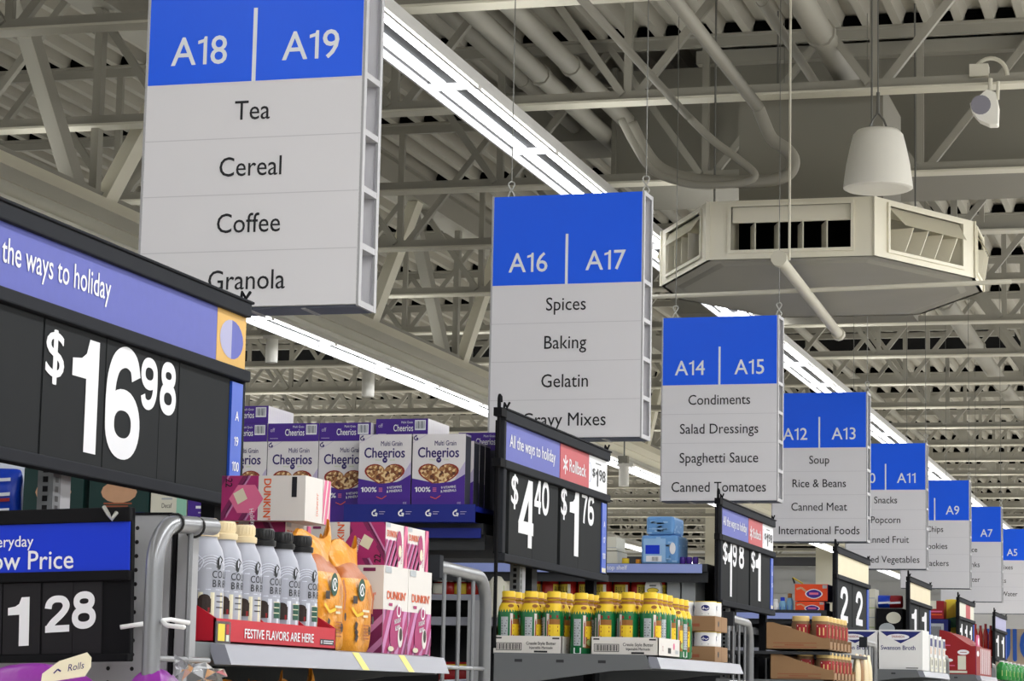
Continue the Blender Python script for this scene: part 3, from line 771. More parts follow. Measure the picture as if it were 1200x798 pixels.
def price_tag(m, f, a0, a1, b0, b1):
    w = a1 - a0; h = b1 - b0
    m.rect(f, a0 + w * .35, b0 + h * .8, a0 + w * .65, b0 + h * .84, 'shelf_grey', 1)
    m.fit(f, '$', a0 + w * .18, b0 + h * .38, a0 + w * .33, b0 + h * .66, 'ink', .02)
    m.fit(f, '1', a0 + w * .36, b0 + h * .16, a0 + w * .5, b0 + h * .68, 'ink', .03); m.fit(f, '98', a0 + w * .54, b0 + h * .34, a0 + w * .9, b0 + h * .68, 'ink', .02)
    m.ring(f, a0, (b0 + b1) / 2, .03, .034, 'head_lilac', 1, -80, 80)
def rollback(m, f, a0, a1, b0, b1):
    w = a1 - a0; h = b1 - b0
    for i in range(6):
        q = math.radians(60 * i + 30); m.stroke(f, [(a0 + w * .17, b0 + h * .46), (a0 + w * .17 + .03 * math.cos(q), b0 + h * .46 + .03 * math.sin(q))], .008, 'print_white', 1)
    m.fit(f, 'Rollback', a0 + w * .3, b0 + h * .3, a0 + w * .88, b0 + h * .66, 'print_white', .015)
y_of = lambda u, v: on(u, v)[0]
C0 = [y_of(*q) for q in ((50, 450), (122, 470), (186, 500), (205, 560), (270, 500))]
t1 = price_board(0, 'nearest black price board, $16.98 in big white digits under a blue holiday banner',
    [(-.0, .873, 'head_blue', lambda m, f, a0, a1, b0, b1: m.fit(f, 'All the ways to holiday', y_of(3, 300) - .19 * (y_of(128, 350) - y_of(3, 300)) * 1.0, b0 + .030, y_of(129, 350), b0 + .088, 'print_white', .012)),
     (.873, 1.0, 'head_yellow', leaf)],
    [(YA(0) + .035, C0[0] - .006, []),
     (C0[0], C0[1], [G('$', (53, 386, 75, 451), .02), G('1', (83, 396, 114, 530), .045)]),
     (C0[1] + .003, C0[2], [G('6', (123, 405, 164, 539), .04), G('9', (164.5, 419, 184, 481), .03)]),
     (C0[2], C0[3], [G('8', (187, 424, 206, 487), .03)]),
     (C0[3] + .004, YB(0) - .08, [])], ['A', '19', '100'])
def g2(x, y, w, h): return (x, y, x + w, y + h)
K = 150 / 544.0
def z2(u, v): return 575 + u * K, 470 + v * K
def box2(u0, v0, u1, v1): a = z2(u0, v0); b = z2(u1, v1); return (a[0], a[1], b[0], b[1])
Y2 = [y_of(*z2(*q)) for q in ((78, 480), (178, 520), (284, 560), (296, 560), (372, 580), (476, 600))]
price_board(1, 'black price board with $4.40 and $1.76, standing above the green bottles',
    [(0, .50, 'head_blue', hd_text(z2(80, 190), z2(274, 235), 'All the ways to holiday', .015)), (.505, .80, 'head_red', rollback), (.80, 1.0, 'print_white', price_tag)],
    [(Y2[0], Y2[1], [G('$', box2(86, 310, 116, 460), .02), G('4', box2(116, 330, 181, 622), .04)]),
     (Y2[1], Y2[2], [G('4', box2(184, 335, 213, 478), .03), G('0', box2(217, 340, 247, 487), .03)]),
     (Y2[3], Y2[4], [G('$', box2(298, 365, 323, 505), .02), G('1', box2(334, 378, 373, 658), .045)]),
     (Y2[4], Y2[5], [G('7', box2(386, 388, 410, 522), .03), G('6', box2(412, 396, 438, 530), .03)])], ['A', '17', '100'])
K3 = 180 / 845.0
def z3(u, v): return 835 + u * K3, 575 + v * K3
def box3(u0, v0, u1, v1): a = z3(u0, v0); b = z3(u1, v1); return (a[0], a[1], b[0], b[1])
Y3 = [y_of(*z3(*q)) for q in ((50, 400), (136, 420), (200, 440), (208, 440), (268, 450), (318, 460))]
price_board(2, 'black price board with $1.98 under its rollback banner, left of the orange biscuit boxes',
    [(0, .50, 'head_blue', hd_text(z3(58, 150), z3(188, 190), 'All the ways to holiday', .015)), (.505, .78, 'head_red', rollback), (.78, 1.0, 'print_white', price_tag)],
    [(Y3[0], Y3[1], [G('$', box3(56, 280, 82, 405), .02), G('1', box3(84, 290, 106, 582), .045), G('9', box3(110, 285, 132, 420), .03)]),
     (Y3[1], Y3[2], [G('8', box3(144, 292, 172, 430), .03)]),
     (Y3[3], Y3[4], [G('$', box3(212, 330, 234, 446), .02), G('1', box3(236, 330, 264, 606), .045)]),
     (Y3[4], Y3[5], [])], ['A', '15'])
def far_board(k, label, heads, digits):
    ya, yb = YA(k), YB(k); n = len(digits); w = (yb - ya - .1) / n; cards = []
    for i, d in enumerate(digits):
        a0 = ya + .035 + i * w
        cards.append((a0, a0 + w - .02, [lambda m, a0=a0, d=d: m.fit(WALLF, d, a0 + w * .2, PB[4] + .02, a0 + w * .68, PB[3] - .03, 'print_white', .05)]))
    price_board(k, label, heads, cards, [])
far_board(3, 'price board with a plain cream banner behind the orange biscuit boxes, two tall white digits', [(0, 1, 'head_cream', None)], ['2', '2'])
far_board(4, 'price board with a cream banner, standing above the Swanson Broth case', [(0, 1, 'head_cream', None)], ['1', '1'])
far_board(5, 'small far price board above the red candy display, its banner pale and red', [(0, .45, 'paper', None), (.45, .75, 'head_red', None), (.75, 1, 'paper', None)], ['1', '1', '1'])
far_board(6, 'farthest price board, small, in front of the blue letters on the peach wall', [(0, 1, 'head_lilac', None)], ['1', '1'])

# =================================================================== ENDCAP RACKS
SHZ = [1.667, 1.705, 1.667, 1.753, 1.766, 1.76, 1.76]
def endcap(k, label):
    ya, yb, z = YA(k), YB(k), SHZ[k]; base = V((-1.72, (ya + yb) / 2, 0))
    t = thing('endcap_rack', label, 'shelf', base, 'grey endcap racks')
    def M(): return MB(base)
    m = M(); m.box(-1.95, -1.55, ya + .02, yb - .02, 0, .14, 'shelf_dark'); part('plinth', m, t)
    m = M(); m.box(-1.985, -1.965, ya, yb, .14, 1.6, 'shelf_dark')
    fr = Fr((-1.965, ya, 0), (0, 1, 0), (0, 0, 1))
    for i in range(24):
        for j in range(6): m.disc(fr, .03 + i * .052, 1.2 + j * .06, .004, .004, 'zip_black', 1, 6)
    part('back_panel', m, t)
    for j, zz in enumerate((z, 1.33, .98, .6, .2)):
        m = M(); m.box(-1.96, XF - .02, ya + .012, yb - .012, zz - .028, zz, 'shelf_grey'); part('shelf', m, t)
        m = M()
        f = Fr((0, ya, zz), (0, 1, 0), (0, 0, 1), (1, 0, 0))
        pr = [(XF - .026, .0), (XF + .004, -.003), (XF + .016, -.034), (XF - .012, -.034)]
        n0 = [(x, ya + .105 if (j == 0 and k == 0) else ya + .012, zz + b) for x, b in pr]; n1 = [(x, yb - .012, zz + b) for x, b in pr]
        m.add(n0 + n1, [(0, 1, 5, 4), (1, 2, 6, 5), (2, 3, 7, 6), (3, 0, 4, 7), (3, 2, 1, 0), (4, 5, 6, 7)], 'channel')
        if j == 0 and k == 0:
            ff = Fr((XF + .004, 0, zz - .003), (0, 1, 0), V((.012, 0, -.031)), None); ff.n = V((.93, 0, .36))
            for (u) in (416, 470):
                y = atx(u, 772, XF)[1]; m.poly(ff, [(y - .03, 0), (y + .006, 0), (y + .036, .033), (y, .033)], 'tape_yellow', 1)
        part('price_channel', m, t)
        for y in (ya, yb - .012):
            m = M()
            fr2 = Fr((0, y + (.012 if y == ya else 0), zz), (1, 0, 0), (0, 0, 1), (0, -1, 0))
            m.prism(fr2, [(-1.96, .003), (-1.96, -.10), (-1.84, -.075), (-1.62, -.042), (XF - .01, -.036), (XF - .028, .003)], 0, .012, 'shelf_grey')
            if y == ya:
                fs = Fr((0, y, zz), (1, 0, 0), (0, 0, 1))
                for x in (-1.9, -1.78, -1.66): m.rect(fs, x, -.022, x + .022, -.014, 'shelf_dark', 1)
            part('bracket', m, t)
    return t, base
RACKS = []
for k, lab in enumerate(('nearest endcap rack, with cold brew bottles and coffee boxes on its top shelf', 'endcap rack carrying the green marinade bottles',
                         'endcap rack with kraft trays of jars on it', 'endcap rack carrying the Swanson Broth cartons', 'endcap rack carrying the red candy display',
                         'endcap rack with green soda bottles at the bottom right corner', 'farthest endcap rack, only its top edge showing at right')):
    RACKS.append(endcap(k, lab))
# side wing and pegboard of the nearest rack
t, base = RACKS[0]
m = MB(base); y = 3.545; m.box(-1.96, -1.545, y, y + .012, 0, 1.858, 'pegboard')
f = Fr((0, y, 0), (1, 0, 0), (0, 0, 1))
for i in range(9):
    for j in range(20): m.disc(f, -1.5625 - i * .0395, 1.838 - j * .0215, .0034, .0034, 'zip_black', 1, 8)
m.box(-1.96, -1.545, y - .002, y + .014, 1.858, 1.862, 'black'); part('pegboard_wing', m, t)
m = MB(base); m.box(-1.543, -1.537, y, y + .014, 0, 1.84, 'black'); m.box(-1.534, -1.512, y, y + .03, 0, 1.835, 'pegboard'); part('corner_post', m, t)
# tubular guard rails with wires, one per rack (far side), plus the near one
def guard(k, x, y0, y1, zt, flip=False, label=None):
    t, base = RACKS[k]; m = MB(base); r = .0135; s = 1 if not flip else -1
    a, b = (y0, y1) if not flip else (y1, y0)
    pts = [(x, a, zt + .006), (x, a + s * (abs(y1 - y0) - .07), zt)]
    for i in range(1, 7):
        q = math.pi / 2 * i / 6; pts.append((x, b - s * .07 + s * .07 * math.sin(q), zt - .07 + .07 * math.cos(q)))
    pts.append((x, b, .25)); m.tube(pts, r, 'tube_grey', 12)
    if not flip: m.box(x - .017, x + .017, a - .012, a + .012, zt - .02, zt + .026, 'frame_black')
    part('guard_rail', m, t, label, smooth='auto')
    n = 3 if not flip else 1
    for i in range(n):
        y = a + s * (.05 + (abs(y1 - y0) - .07) * (i + .25) / n); m = MB(base); m.tube([(x, y, .3), (x, y, zt - .006)], .0045, 'tube_grey', 8); part('guard_wire', m, t)
    for z in (zt - .2, zt - .6):
        m = MB(base); m.tube([(x, a, z), (x, b, z)], .0045, 'tube_grey', 8); part('guard_wire', m, t)
for k in range(0, 6): guard(k, -1.55, YB(k) + .075, YB(k) + .46, 1.848 if k < 2 else 1.85)
guard(0, -1.5, 3.385, 3.6, 1.838, True, 'bent grey guard tube with two black zip ties at the near end')
for yy in (3.45, 3.53):
    m = MB(base); m.tube([(-1.5 + .0152 * math.cos(q), yy + .004 * math.sin(q), 1.838 + .0152 * math.sin(q)) for q in [2 * math.pi * i / 14 for i in range(15)]], .002, 'zip_black', 5); part('zip_tie', m, t)

# white wire peg hooks in the pegboard
def peg_hook(px, y, label):
    p = aty(*px[0], y); m = MB(p); m.tube([aty(u, v, y - .02 * i) for i, (u, v) in enumerate(px)], .0034, 'white', 8)
    single('peg_hook', m, label, 'hook', p, 'white peg hooks', smooth=True)
peg_hook([(222, 730), (200, 726), (188, 727), (196, 733), (216, 735)], 3.43, 'white looped wire hook sticking out beside the bent guard tube')
peg_hook([(168, 731), (141, 735)], 3.424, 'short straight white peg hook at the right edge of the $1.28 card holder')

# low price sign on the pegboard
YE = 3.44
t = thing('price_sign', 'blue and black low price sign with $1.28 hanging on the pegboard at bottom left', 'price sign', (-1.75, YE, 1.62))
b3 = V((-1.75, YE, 1.62)); f = Fr((0, YE, 0), (1, 0, 0), (0, 0, 1))
def ey(u, v): p = aty(u, v, YE); return p.x, p.z
xr = ey(151, 700)[0]; xl = -1.93
zz = [ey(150, v)[1] for v in (598, 615, 672, 684, 770, 779)]
m = MB(b3)
m.box(xl, xr, YE, YE + .014, zz[5], zz[0], 'black')
for a, b in ((1, 0), (3, 2), (5, 4)): m.box(xl, xr, YE - .008, YE + .012, zz[a], zz[b], 'black')
part('frame', m, t, bevel=.002)
m = MB(b3); m.box(xl + .004, xr - .002, YE - .003, YE, zz[2], zz[1], 'pure_blue')
f1 = Fr((0, YE - .003, 0), (1, 0, 0), (0, 0, 1))
r1 = ey(40, 637); r2 = ey(86, 665)
m.text(f1, 'Everyday', r1[0], ey(40, 641)[1], .0165, 'print_white', .95, 'R', .012); m.text(f1, 'Low Price', r2[0], ey(86, 668)[1], .0275, 'print_white', .95, 'R', .012)
part('header_card', m, t)
def ecard(u0, u1, glist):
    m = MB(b3); a0 = ey(u0, 720)[0]; a1 = ey(u1, 720)[0]
    m.box(a0, a1 - .001, YE - .003, YE, zz[4] + .001, zz[3] - .001, 'card_dark')
    for s, (ul, vt, ur, vb) in glist:
        m.fit(f1, s, ey(ul, vt)[0], ey((ul + ur) / 2, vb)[1], ey(ur, vt)[0], ey((ul + ur) / 2, vt)[1], 'print_white', .04, skew=.0015)
    part('price_card', m, t)
t.rotation_euler = (0, -.028, 0); t.location.x += .006
ecard(-60, 1, [('$', (-38, 705, -16, 744))]); ecard(2, 46, [('1', (9, 701, 34, 758))]); ecard(48, 84, [('2', (52, 700, 81, 743))]); ecard(84, 118, [('8', (84, 696, 112, 740))])
m = MB(b3); m.tube([aty(122, 597, YE - .01), aty(127, 606, YE - .016), aty(131, 612, YE - .02), aty(137, 604, YE - .012)], .0032, 'zinc', 8); part('hook', m, t)

# =================================================================== AISLE SHELVING (gondolas)
def gondola(k, zt, label, solid):
    ya, yb = YA(k), YB(k); base = V((-7, (ya + yb) / 2, 0)); t = thing('gondola', label, 'shelf', base, 'long aisle shelving runs')
    def M(): return MB(base)
    x0, x1 = -13.0, -2.0
    m = M(); m.box(x0, x1, ya + .02, yb - .02, 0, .15, 'shelf_dark'); part('plinth', m, t)
    mid = (ya + yb) / 2
    m = M(); m.box(x0, x1, mid - .015, mid + .015, .15, zt if solid else 1.62, 'shelf_dark'); part('spine_panel', m, t)
    if zt > 1.8:
        m = M(); m.box(x0, x1, ya, yb, zt - .03, zt, 'shelf_dark'); m.box(x0, x1, ya + .02, ya + .03, zt - .075, zt - .03, 'shelf_dark'); part('top_shelf', m, t)
    for z in (1.905 if k == 2 else 1.86, 1.6, 1.2, .8, .4):
        if z > 1.7 and not solid: continue
        m = M(); m.box(x0, x1, ya + .06, mid, z - .03, z, 'shelf_dark'); m.box(x0, x1, ya + .05, ya + .06, z - .035, z, 'channel' if solid else 'shelf_dark'); part('shelf', m, t)
        m = M(); m.box(x0, x1, mid, yb - .06, z - .03, z, 'shelf_dark'); part('shelf', m, t)
    x = x1 - .02
    while x > x0:
        m = M(); m.box(x - .03, x, mid - .03, mid + .03, 0, zt, 'shelf_dark'); part('upright', m, t); x -= 1.22
    return t, base
gondola(0, 1.72, 'nearest aisle shelving run, behind the $16.98 board', True)
GT2, gb2 = gondola(1, 2.07, 'aisle shelving run carrying the cereal boxes on its top shelf', False)
m = MB(gb2); m.box(-6, -2.005, YA(1) - .006, YA(1) - .001, 2.028, 2.056, 'tray_blue'); part('shelf_strip', m, GT2)
GT3, gb3 = gondola(2, 2.13, 'aisle shelving run with a pale blue edge strip and sky blue packs on top', True)
m = MB(gb3); y = YA(2) - .006; m.box(-6, -2.02, y, y + .005, 2.092, 2.128, 'strip_pale')
f = Fr((0, y, 0), (1, 0, 0), (0, 0, 1))
m2 = MB(gb3); m2.box(-3.6, -2.965, YA(2) + .03, YA(2) + .3, 1.978, 1.996, 'shelf_dark'); m2.box(-3.6, -2.965, YA(2) + .025, YA(2) + .03, 1.974, 1.998, 'channel'); part('shelf', m2, GT3)
m2 = MB(gb3); a = aty(548, 720, YA(2) + .02); b = aty(568, 720, YA(2) + .02); m2.box(a.x, b.x, YA(2) + .02, YA(2) + .05, .15, 1.974, 'pegboard'); part('upright', m2, GT3)
a = aty(632, 665, y); b = aty(681, 668, y); m.fit(f, 'for assistance', a.x, 2.098, b.x, 2.122, 'print_white', .02)
a = aty(711, 667, y); b = aty(735, 667, y); m.fit(f, 'top shelf', a.x, 2.098, b.x, 2.122, 'print_white', .02)
part('shelf_strip', m, GT3)
GT4, gb4 = gondola(3, 2.06, 'aisle shelving run with the orange biscuit boxes on top', True)
m = MB(gb4); y = YA(3) - .006; zs = [aty(910, v, y).z for v in (725, 718)]; m.box(-6, -2.03, y, y + .005, zs[0], zs[1], 'strip_pale'); part('shelf_strip', m, GT4)
for k, lab in ((4, 'aisle shelving run carrying the black carton and the paper stack'), (5, 'aisle shelving run with red and blue boxes on top'), (6, 'farthest aisle shelving run, with dark red jars on top')):
    gondola(k, 2.0, lab, True)
# =================================================================== GOODS: nearest rack
Z0 = SHZ[0]
def clip_rect(pts, a0, b0, a1, b1):
    def cut(P, ins, inter):
        out = []
        for i in range(len(P)):
            p, q = P[i - 1], P[i]
            if ins(q):
                if not ins(p): out.append(inter(p, q))
                out.append(q)
            elif ins(p): out.append(inter(p, q))
        return out
    def ix(c): return lambda p, q: (c, p[1] + (q[1] - p[1]) * (c - p[0]) / (q[0] - p[0]))
    def iy(c): return lambda p, q: (p[0] + (q[0] - p[0]) * (c - p[1]) / (q[1] - p[1]), c)
    for ins, it in ((lambda p: p[0] >= a0, ix(a0)), (lambda p: p[0] <= a1, ix(a1)), (lambda p: p[1] >= b0, iy(b0)), (lambda p: p[1] <= b1, iy(b1))):
        if pts: pts = cut(pts, ins, it)
    return pts
def stripes(m, f, a0, b0, a1, b1, mt, w, gap, dx, lay=2):
    h = b1 - b0; x = a0 - abs(dx)
    while x < a1 + abs(dx):
        p = clip_rect([(x, b0), (x + w, b0), (x + w + dx, b1), (x + dx, b1)], a0, b0, a1, b1)
        if len(p) >= 3: m.poly(f, p, mt, lay)
        x += w + gap
# red tray
TY0, TY1 = 3.672, 4.232
t = thing('display_tray', 'red cardboard tray reading FESTIVE FLAVORS ARE HERE under the cold brew bottles', 'tray', (-1.62, 3.95, Z0))
bb = V((-1.62, 3.95, Z0)); m = MB(bb); TX = -1.52; th = .0035; hz = .0385
m.box(-1.74, TX, TY0, TY1, Z0, Z0 + .003, 'red_tray'); m.box(TX - th, TX, TY0, TY1, Z0, Z0 + hz, 'red_tray'); m.box(-1.74, -1.74 + th, TY0, TY1, Z0, Z0 + hz, 'red_tray')
for y in (TY0, TY1 - th):
    fr = Fr((0, y if y == TY0 else TY1, Z0), (1, 0, 0), (0, 0, 1)); m.prism(fr, [(-1.74, 0), (TX, 0), (TX, hz), (TX - .05, hz + .03), (-1.74, hz + .03)], -th if y == TY0 else 0, 0 if y == TY0 else th, 'red_tray')
for y in (3.892, 4.085, 4.226):
    fr = Fr((0, y, Z0), (1, 0, 0), (0, 0, 1)); m.prism(fr, [(-1.74, 0), (TX - .004, 0), (TX - .004, hz), (TX - .035, hz + .022), (-1.74, hz + .022)], 0, .002, 'red_tray')
f = Fr((TX, 0, Z0), (0, 1, 0), (0, 0, 1))
ya_, yb_ = atx(286, 745, TX)[1], atx(367, 750, TX)[1]
m.fit(f, 'FESTIVE FLAVORS ARE HERE', ya_, .010, yb_, .0255, 'print_white', .03)
y = atx(375, 750, TX)[1]; y2 = atx(391, 750, TX)[1]; m.rect(f, y, .008, y2, .018, 'ink', 1); m.ring(f, y + .006, .013, .0015, .003, 'print_white', 2); m.rect(f, y + .016, .014, y2 - .004, .0155, 'print_white', 2); m.rect(f, y + .016, .0105, y2 - .008, .012, 'print_white', 2)
part('tray_body', m, t)
m = MB(bb); y = atx(252, 742, TX)[1]; y2 = atx(269, 742, TX)[1]; m.box(TX, TX + .002, y, y2, Z0 - .002, Z0 + .034, 'cello'); g = Fr((TX + .002, 0, Z0), (0, 1, 0), (0, 0, 1))
m.rect(g, y + .006, .003, y + .034, .030, 'yellow', 1); m.rect(g, y + .04, .014, y2 - .008, .03, 'red_tray', 1); m.rect(g, y + .04, .003, y2 - .008, .013, 'paper', 1); part('shelf_tag', m, t)

def brew(cap, label, loc):
    t = thing('coffee_bottle', label, 'bottle', loc, 'cold brew bottles in the red tray')
    r = .0315; m = MB()
    m.lathe([(r * .8, 0), (r, .006), (r, .122), (r * .985, .13), (r * .86, .146), (r * .66, .158), (r * .6, .163), (r * .6, .168)], 'brew_grey', n=28); part('bottle_body', m, t, smooth='auto')
    m = MB(); m.lathe([(r * .68, .165), (r * .7, .168), (r * .7, .174), (r * .56, .176), (r * .58, .178), (r * .58, .192), (r * .52, .1945), (.0001, .1945)], cap, n=24)
    for i in range(20):
        q = 2 * math.pi * i / 20; m.box(r * .58 * math.cos(q) - .0006, r * .58 * math.cos(q) + .0006, r * .58 * math.sin(q) - .0006, r * .58 * math.sin(q) + .0006, .179, .191, cap)
    part('cap', m, t, smooth='auto')
    m = MB(); c = Cyl((0, 0, 0), r + .0003, math.radians(-22)); cream = cap == 'cream_cap'
    for q in range(4): m.ring(c, -.014, .108, .026 - q * .004, .0271 - q * .004, 'brew_line', 1, 40, 150, 10)
    m.stroke(c, [(-.036, .135), (-.026, .126), (-.029, .117), (-.036, .108)], .0013, 'brew_line', 1)
    m.stroke(c, [(.003, .13), (.012, .122), (.024, .114), (.034, .109)], .0013, 'brew_line', 1)
    m.disc(c, .000, .122, .0045, .010, 'shelf_dark', 2); m.disc(c, .001, .125, .0012, .006, 'brew_line', 3); m.stroke(c, [(.001, .134), (.008, .128), (.003, .122)], .0022, 'ink', 2)
    for b in (.113, .080):
        for j in range(6): m.rect(c, -.054 + j * .018, b, -.036 + j * .018, b + .001, 'brew_line', 1)
    for i, s in enumerate(('COLD', 'BREW')):
        for j, ch in enumerate(s): m.text(c, ch, -.008 + j * .0105, .099 - i * .0145, .0112, 'shelf_dark', .8, bold=.012)
    for j in range(5): m.rect(c, -.05 + j * .02, .03, -.03 + j * .02, .076, 'cream_label' if cream else 'brew_line', 1)
    for j in range(3): m.rect(c, -.034 + j * .007, .044, -.027 + j * .007, .066, 'coffee_dark', 2)
    m.disc(c, -.0235, .066, .0095, .007, 'coffee_dark', 2, 12); m.rect(c, -.032, .044, -.015, .052, 'choc_red', 3)
    if not cream: m.rect(c, -.002, .044, .012, .07, 'siren_green', 2); m.rect(c, .012, .044, .026, .07, 'siren_green', 2)
    for j in range(3): m.rect(c, -.004, .07 - j * .009, .012, .0715 - j * .009, 'cream_label' if not cream else 'coffee_dark', 3)
    m.rect(c, .031, .03, .034, .076, 'yellow' if cream else 'brew_line', 2)
    part('label', m, t)
    return t
bx = -1.556
ys = [3.705, 3.783, 3.868, 3.955, 4.045, 4.138]
b1 = brew('cream_cap', 'cold brew bottle half hidden by the bent guard tube, first in the red tray', (bx, ys[0], Z0 + .003))
dup(b1, (bx, ys[1], Z0 + .003), 'left of the two fully visible cream-capped cold brew bottles'); dup(b1, (bx, ys[2], Z0 + .003), 'right of the two fully visible cream-capped cold brew bottles')
b2 = brew('black_cap', 'leftmost black-capped cold brew bottle, next to the cream caps', (bx, ys[3], Z0 + .003))
dup(b2, (bx, ys[4], Z0 + .003), 'middle one of the three black-capped cold brew bottles'); dup(b2, (bx, ys[5], Z0 + .003), 'black-capped cold brew bottle next to the orange coffee bags')
p = atx(343, 624, -1.66); b3_ = brew('yellow', 'cold brew bottle with an orange cap peeking over the black caps', (-1.66, p.y, Z0 + .003))

# orange coffee bags
def coffee_bag(label, loc, rz, seed, h=.215, w=.142, group='orange coffee bags on the top shelf'):
    rnd = random.Random(seed); t = thing('coffee_bag', label, 'bag', loc, group, rz)
    prof = [(0, .44, .5), (.03, .47, .54), (.2, .49, .56), (.4, .5, .58), (.58, .49, .5), (.68, .46, .42), (.76, .34, .30), (.80, .30, .2), (.86, .36, .2), (.94, .46, .16), (1, .5, .05)]
    n = 22; m = MB(); vs = []
    for i, (z, a, b) in enumerate(prof):
        for k in range(n):
            q = 2 * math.pi * k / n; cx, sy = math.cos(q), math.sin(q)
            x = math.copysign(abs(cx) ** .55, cx) * b * .075; y = math.copysign(abs(sy) ** .55, sy) * a * w
            j = .0055 * (1 if .02 < z < .8 else .5); x += rnd.uniform(-j, j) + .004 * math.sin(14 * z + 9 * y / w + seed); y += rnd.uniform(-j, j) * .8
            lean = max(0, z - .75); vs.append((x - lean * .05 + .012 * math.sin(6 * y / w) * lean * 4, y, z * h + lean * (.30 * (y / w) ** 2 + .06 * math.sin(9 * y / w + seed)) + (.004 * math.sin(11 * y / w + seed) if z > .7 else 0)))
    fs = [(i * n + k, i * n + (k + 1) % n, (i + 1) * n + (k + 1) % n, (i + 1) * n + k) for i in range(len(prof) - 1) for k in range(n)]
    nb = len(fs); m.add(vs, fs, 'bag_orange'); m.add(vs[:n], [tuple(reversed(range(n)))], 'bag_orange')
    m.m = ['bag_brown' if 5 * n <= i < 7 * n else 'bag_orange' for i in range(len(m.m))]  # brown rings paint the shadow in the pinched neck
    part('bag_body', m, t, smooth=True, sub=1)
    f = Fr((.0425, -.0, 0), (0, 1, 0), (0, 0, 1)); m = MB()
    m.disc(f, -.01, h * .57, .017, .021, 'siren_green', 2); m.ring(f, -.01, h * .57, .009, .012, 'print_white', 3, 20, 330); m.stroke(f, [(-.016, h * .54), (-.01, h * .6), (-.004, h * .54)], .003, 'print_white', 3)
    m.rect(f, -.05, h * .44, -.03, h * .51, 'coffee_dark', 2)
    m.rect(f, -.004, h * .37, .028, h * .39, 'cream_label', 2); m.rect(f, 0, h * .32, .022, h * .34, 'cream_label', 2)
    for i in range(5): m.rect(f, .002, h * (.12 + .03 * i), .03, h * (.132 + .03 * i), 'bag_brown', 2)
    m.stroke(f, [(-.03, h * .27), (-.036, h * .2), (-.026, h * .16), (-.034, h * .1)], .011, 'coffee_dark', 2)
    m.stroke(f, [(-.055, h * .40), (-.03, h * .33), (.0, h * .36)], .006, 'creole_yellow', 2); m.stroke(f, [(.03, h * .62), (.045, h * .5), (.04, h * .36)], .008, 'bag_brown', 2); m.disc(f, .03, h * .2, .006, .009, 'coffee_dark', 2, 8); m.disc(f, .046, h * .3, .005, .008, 'coffee_dark', 2, 8)
    part('front_print', m, t)
    return t
coffee_bag('orange foil coffee bag on the shelf, left of the pair, next to the red tray', (-1.583, 4.285, Z0), -.04, 3, h=.208)
coffee_bag('orange foil coffee bag on the shelf, right of the pair, against the white coffee boxes', (-1.583, 4.438, Z0), -.06, 8, h=.202)
for i, (y, lab) in enumerate(((3.93, 'orange bag on the shelf below, under the red tray'), (4.1, 'orange bag on the shelf below, under the red tray, next to the orange pair'), (4.27, 'orange bag on the shelf below, right under the pair of orange coffee bags'))):
    coffee_bag(lab, (-1.60, y, 1.33), -.2 + .1 * i, 20 + i, h=.272, w=.15, group='orange bags on the second shelf')

# coffee pod boxes
BW, BT, BH = .15, .083, .168
def print_main(m, f, w, h):                     # upright front, white over diagonal stripes
    m.rect(f, 0, 0, w, h * .50, 'magenta', 1); stripes(m, f, 0, 0, w, h * .50, 'orchid', .02, .022, .055, 2); stripes(m, f, 0.01, 0, w, h * .5, 'magenta_dark', .012, .072, .055, 3)
    m.fit(f, "DUNKIN'", w * .14, h * .62, w * .9, h * .72, 'dunk_orange', .03)
    P = [(w * .52 + w * .24 * math.cos(q) , h * .30 + h * .27 * math.sin(q)) for q in [2 * math.pi * i / 18 for i in range(18)]]
    m.poly(f, [(a + (b - h * .3) * .25, b) for a, b in P], 'magenta', 4)
    m.text(f, 'HOLIDAY', w * .56, h * .36, h * .05, 'print_white', .75, bold=.02, lay=5, rot=8); m.text(f, 'BLEND', w * .56, h * .28, h * .05, 'print_white', .75, bold=.02, lay=5, rot=8)
    m.disc(f, w * .68, h * .2, w * .1, h * .12, 'box_white', 5); m.disc(f, w * .69, h * .23, w * .06, h * .075, 'coffee_dark', 6); m.ring(f, w * .6, h * .5, w * .06, w * .085, 'print_white', 5)
    m.rect(f, w * .05, h * .92, w * .3, h * .99, 'foil_grey', 2); m.disc(f, w * .3, h * .06, w * .12, h * .03, 'cream_label', 6, 10)
    m.rect(f, w * .22, h * .545, w * .36, h * .58, 'magenta', 2)
def print_narrow(m, f, w, h):
    m.rect(f, 0, 0, w, h * .50, 'magenta_dark', 1); stripes(m, f, 0, 0, w, h * .50, 'orchid', .016, .03, .09, 2)
    m.fit(f, "DUNKIN'", w * .1, h * .6, w * .82, h * .69, 'dunk_orange', .03); m.disc(f, w * .25, h * .29, w * .13, h * .07, 'ink', 3); m.disc(f, w * .25, h * .18, w * .2, h * .1, 'box_white', 2)
    m.rect(f, w * .5, h * .93, w * .8, h * .97, 'magenta_dark', 2)
def pod_upright(label, loc):
    m = MB(); m.box(-BT, 0, 0, BW, 0, BH, 'box_white')
    print_main(m, Fr((0, 0, 0), (0, 1, 0), (0, 0, 1)), BW, BH); print_narrow(m, Fr((-BT, 0, 0), (1, 0, 0), (0, 0, 1)), BT, BH)
    return single('coffee_box', m, label, 'box', loc, 'coffee pod boxes')
u1 = pod_upright('white and magenta coffee box standing upright, right behind the orange bags', (-1.537, 4.540, Z0))
u2 = u1.copy(); COL.objects.link(u2); u2.location = (-1.537, 4.693, Z0); u2['label'] = 'white and magenta coffee box standing upright at the very end of the shelf'
LL, LD = .165, .134
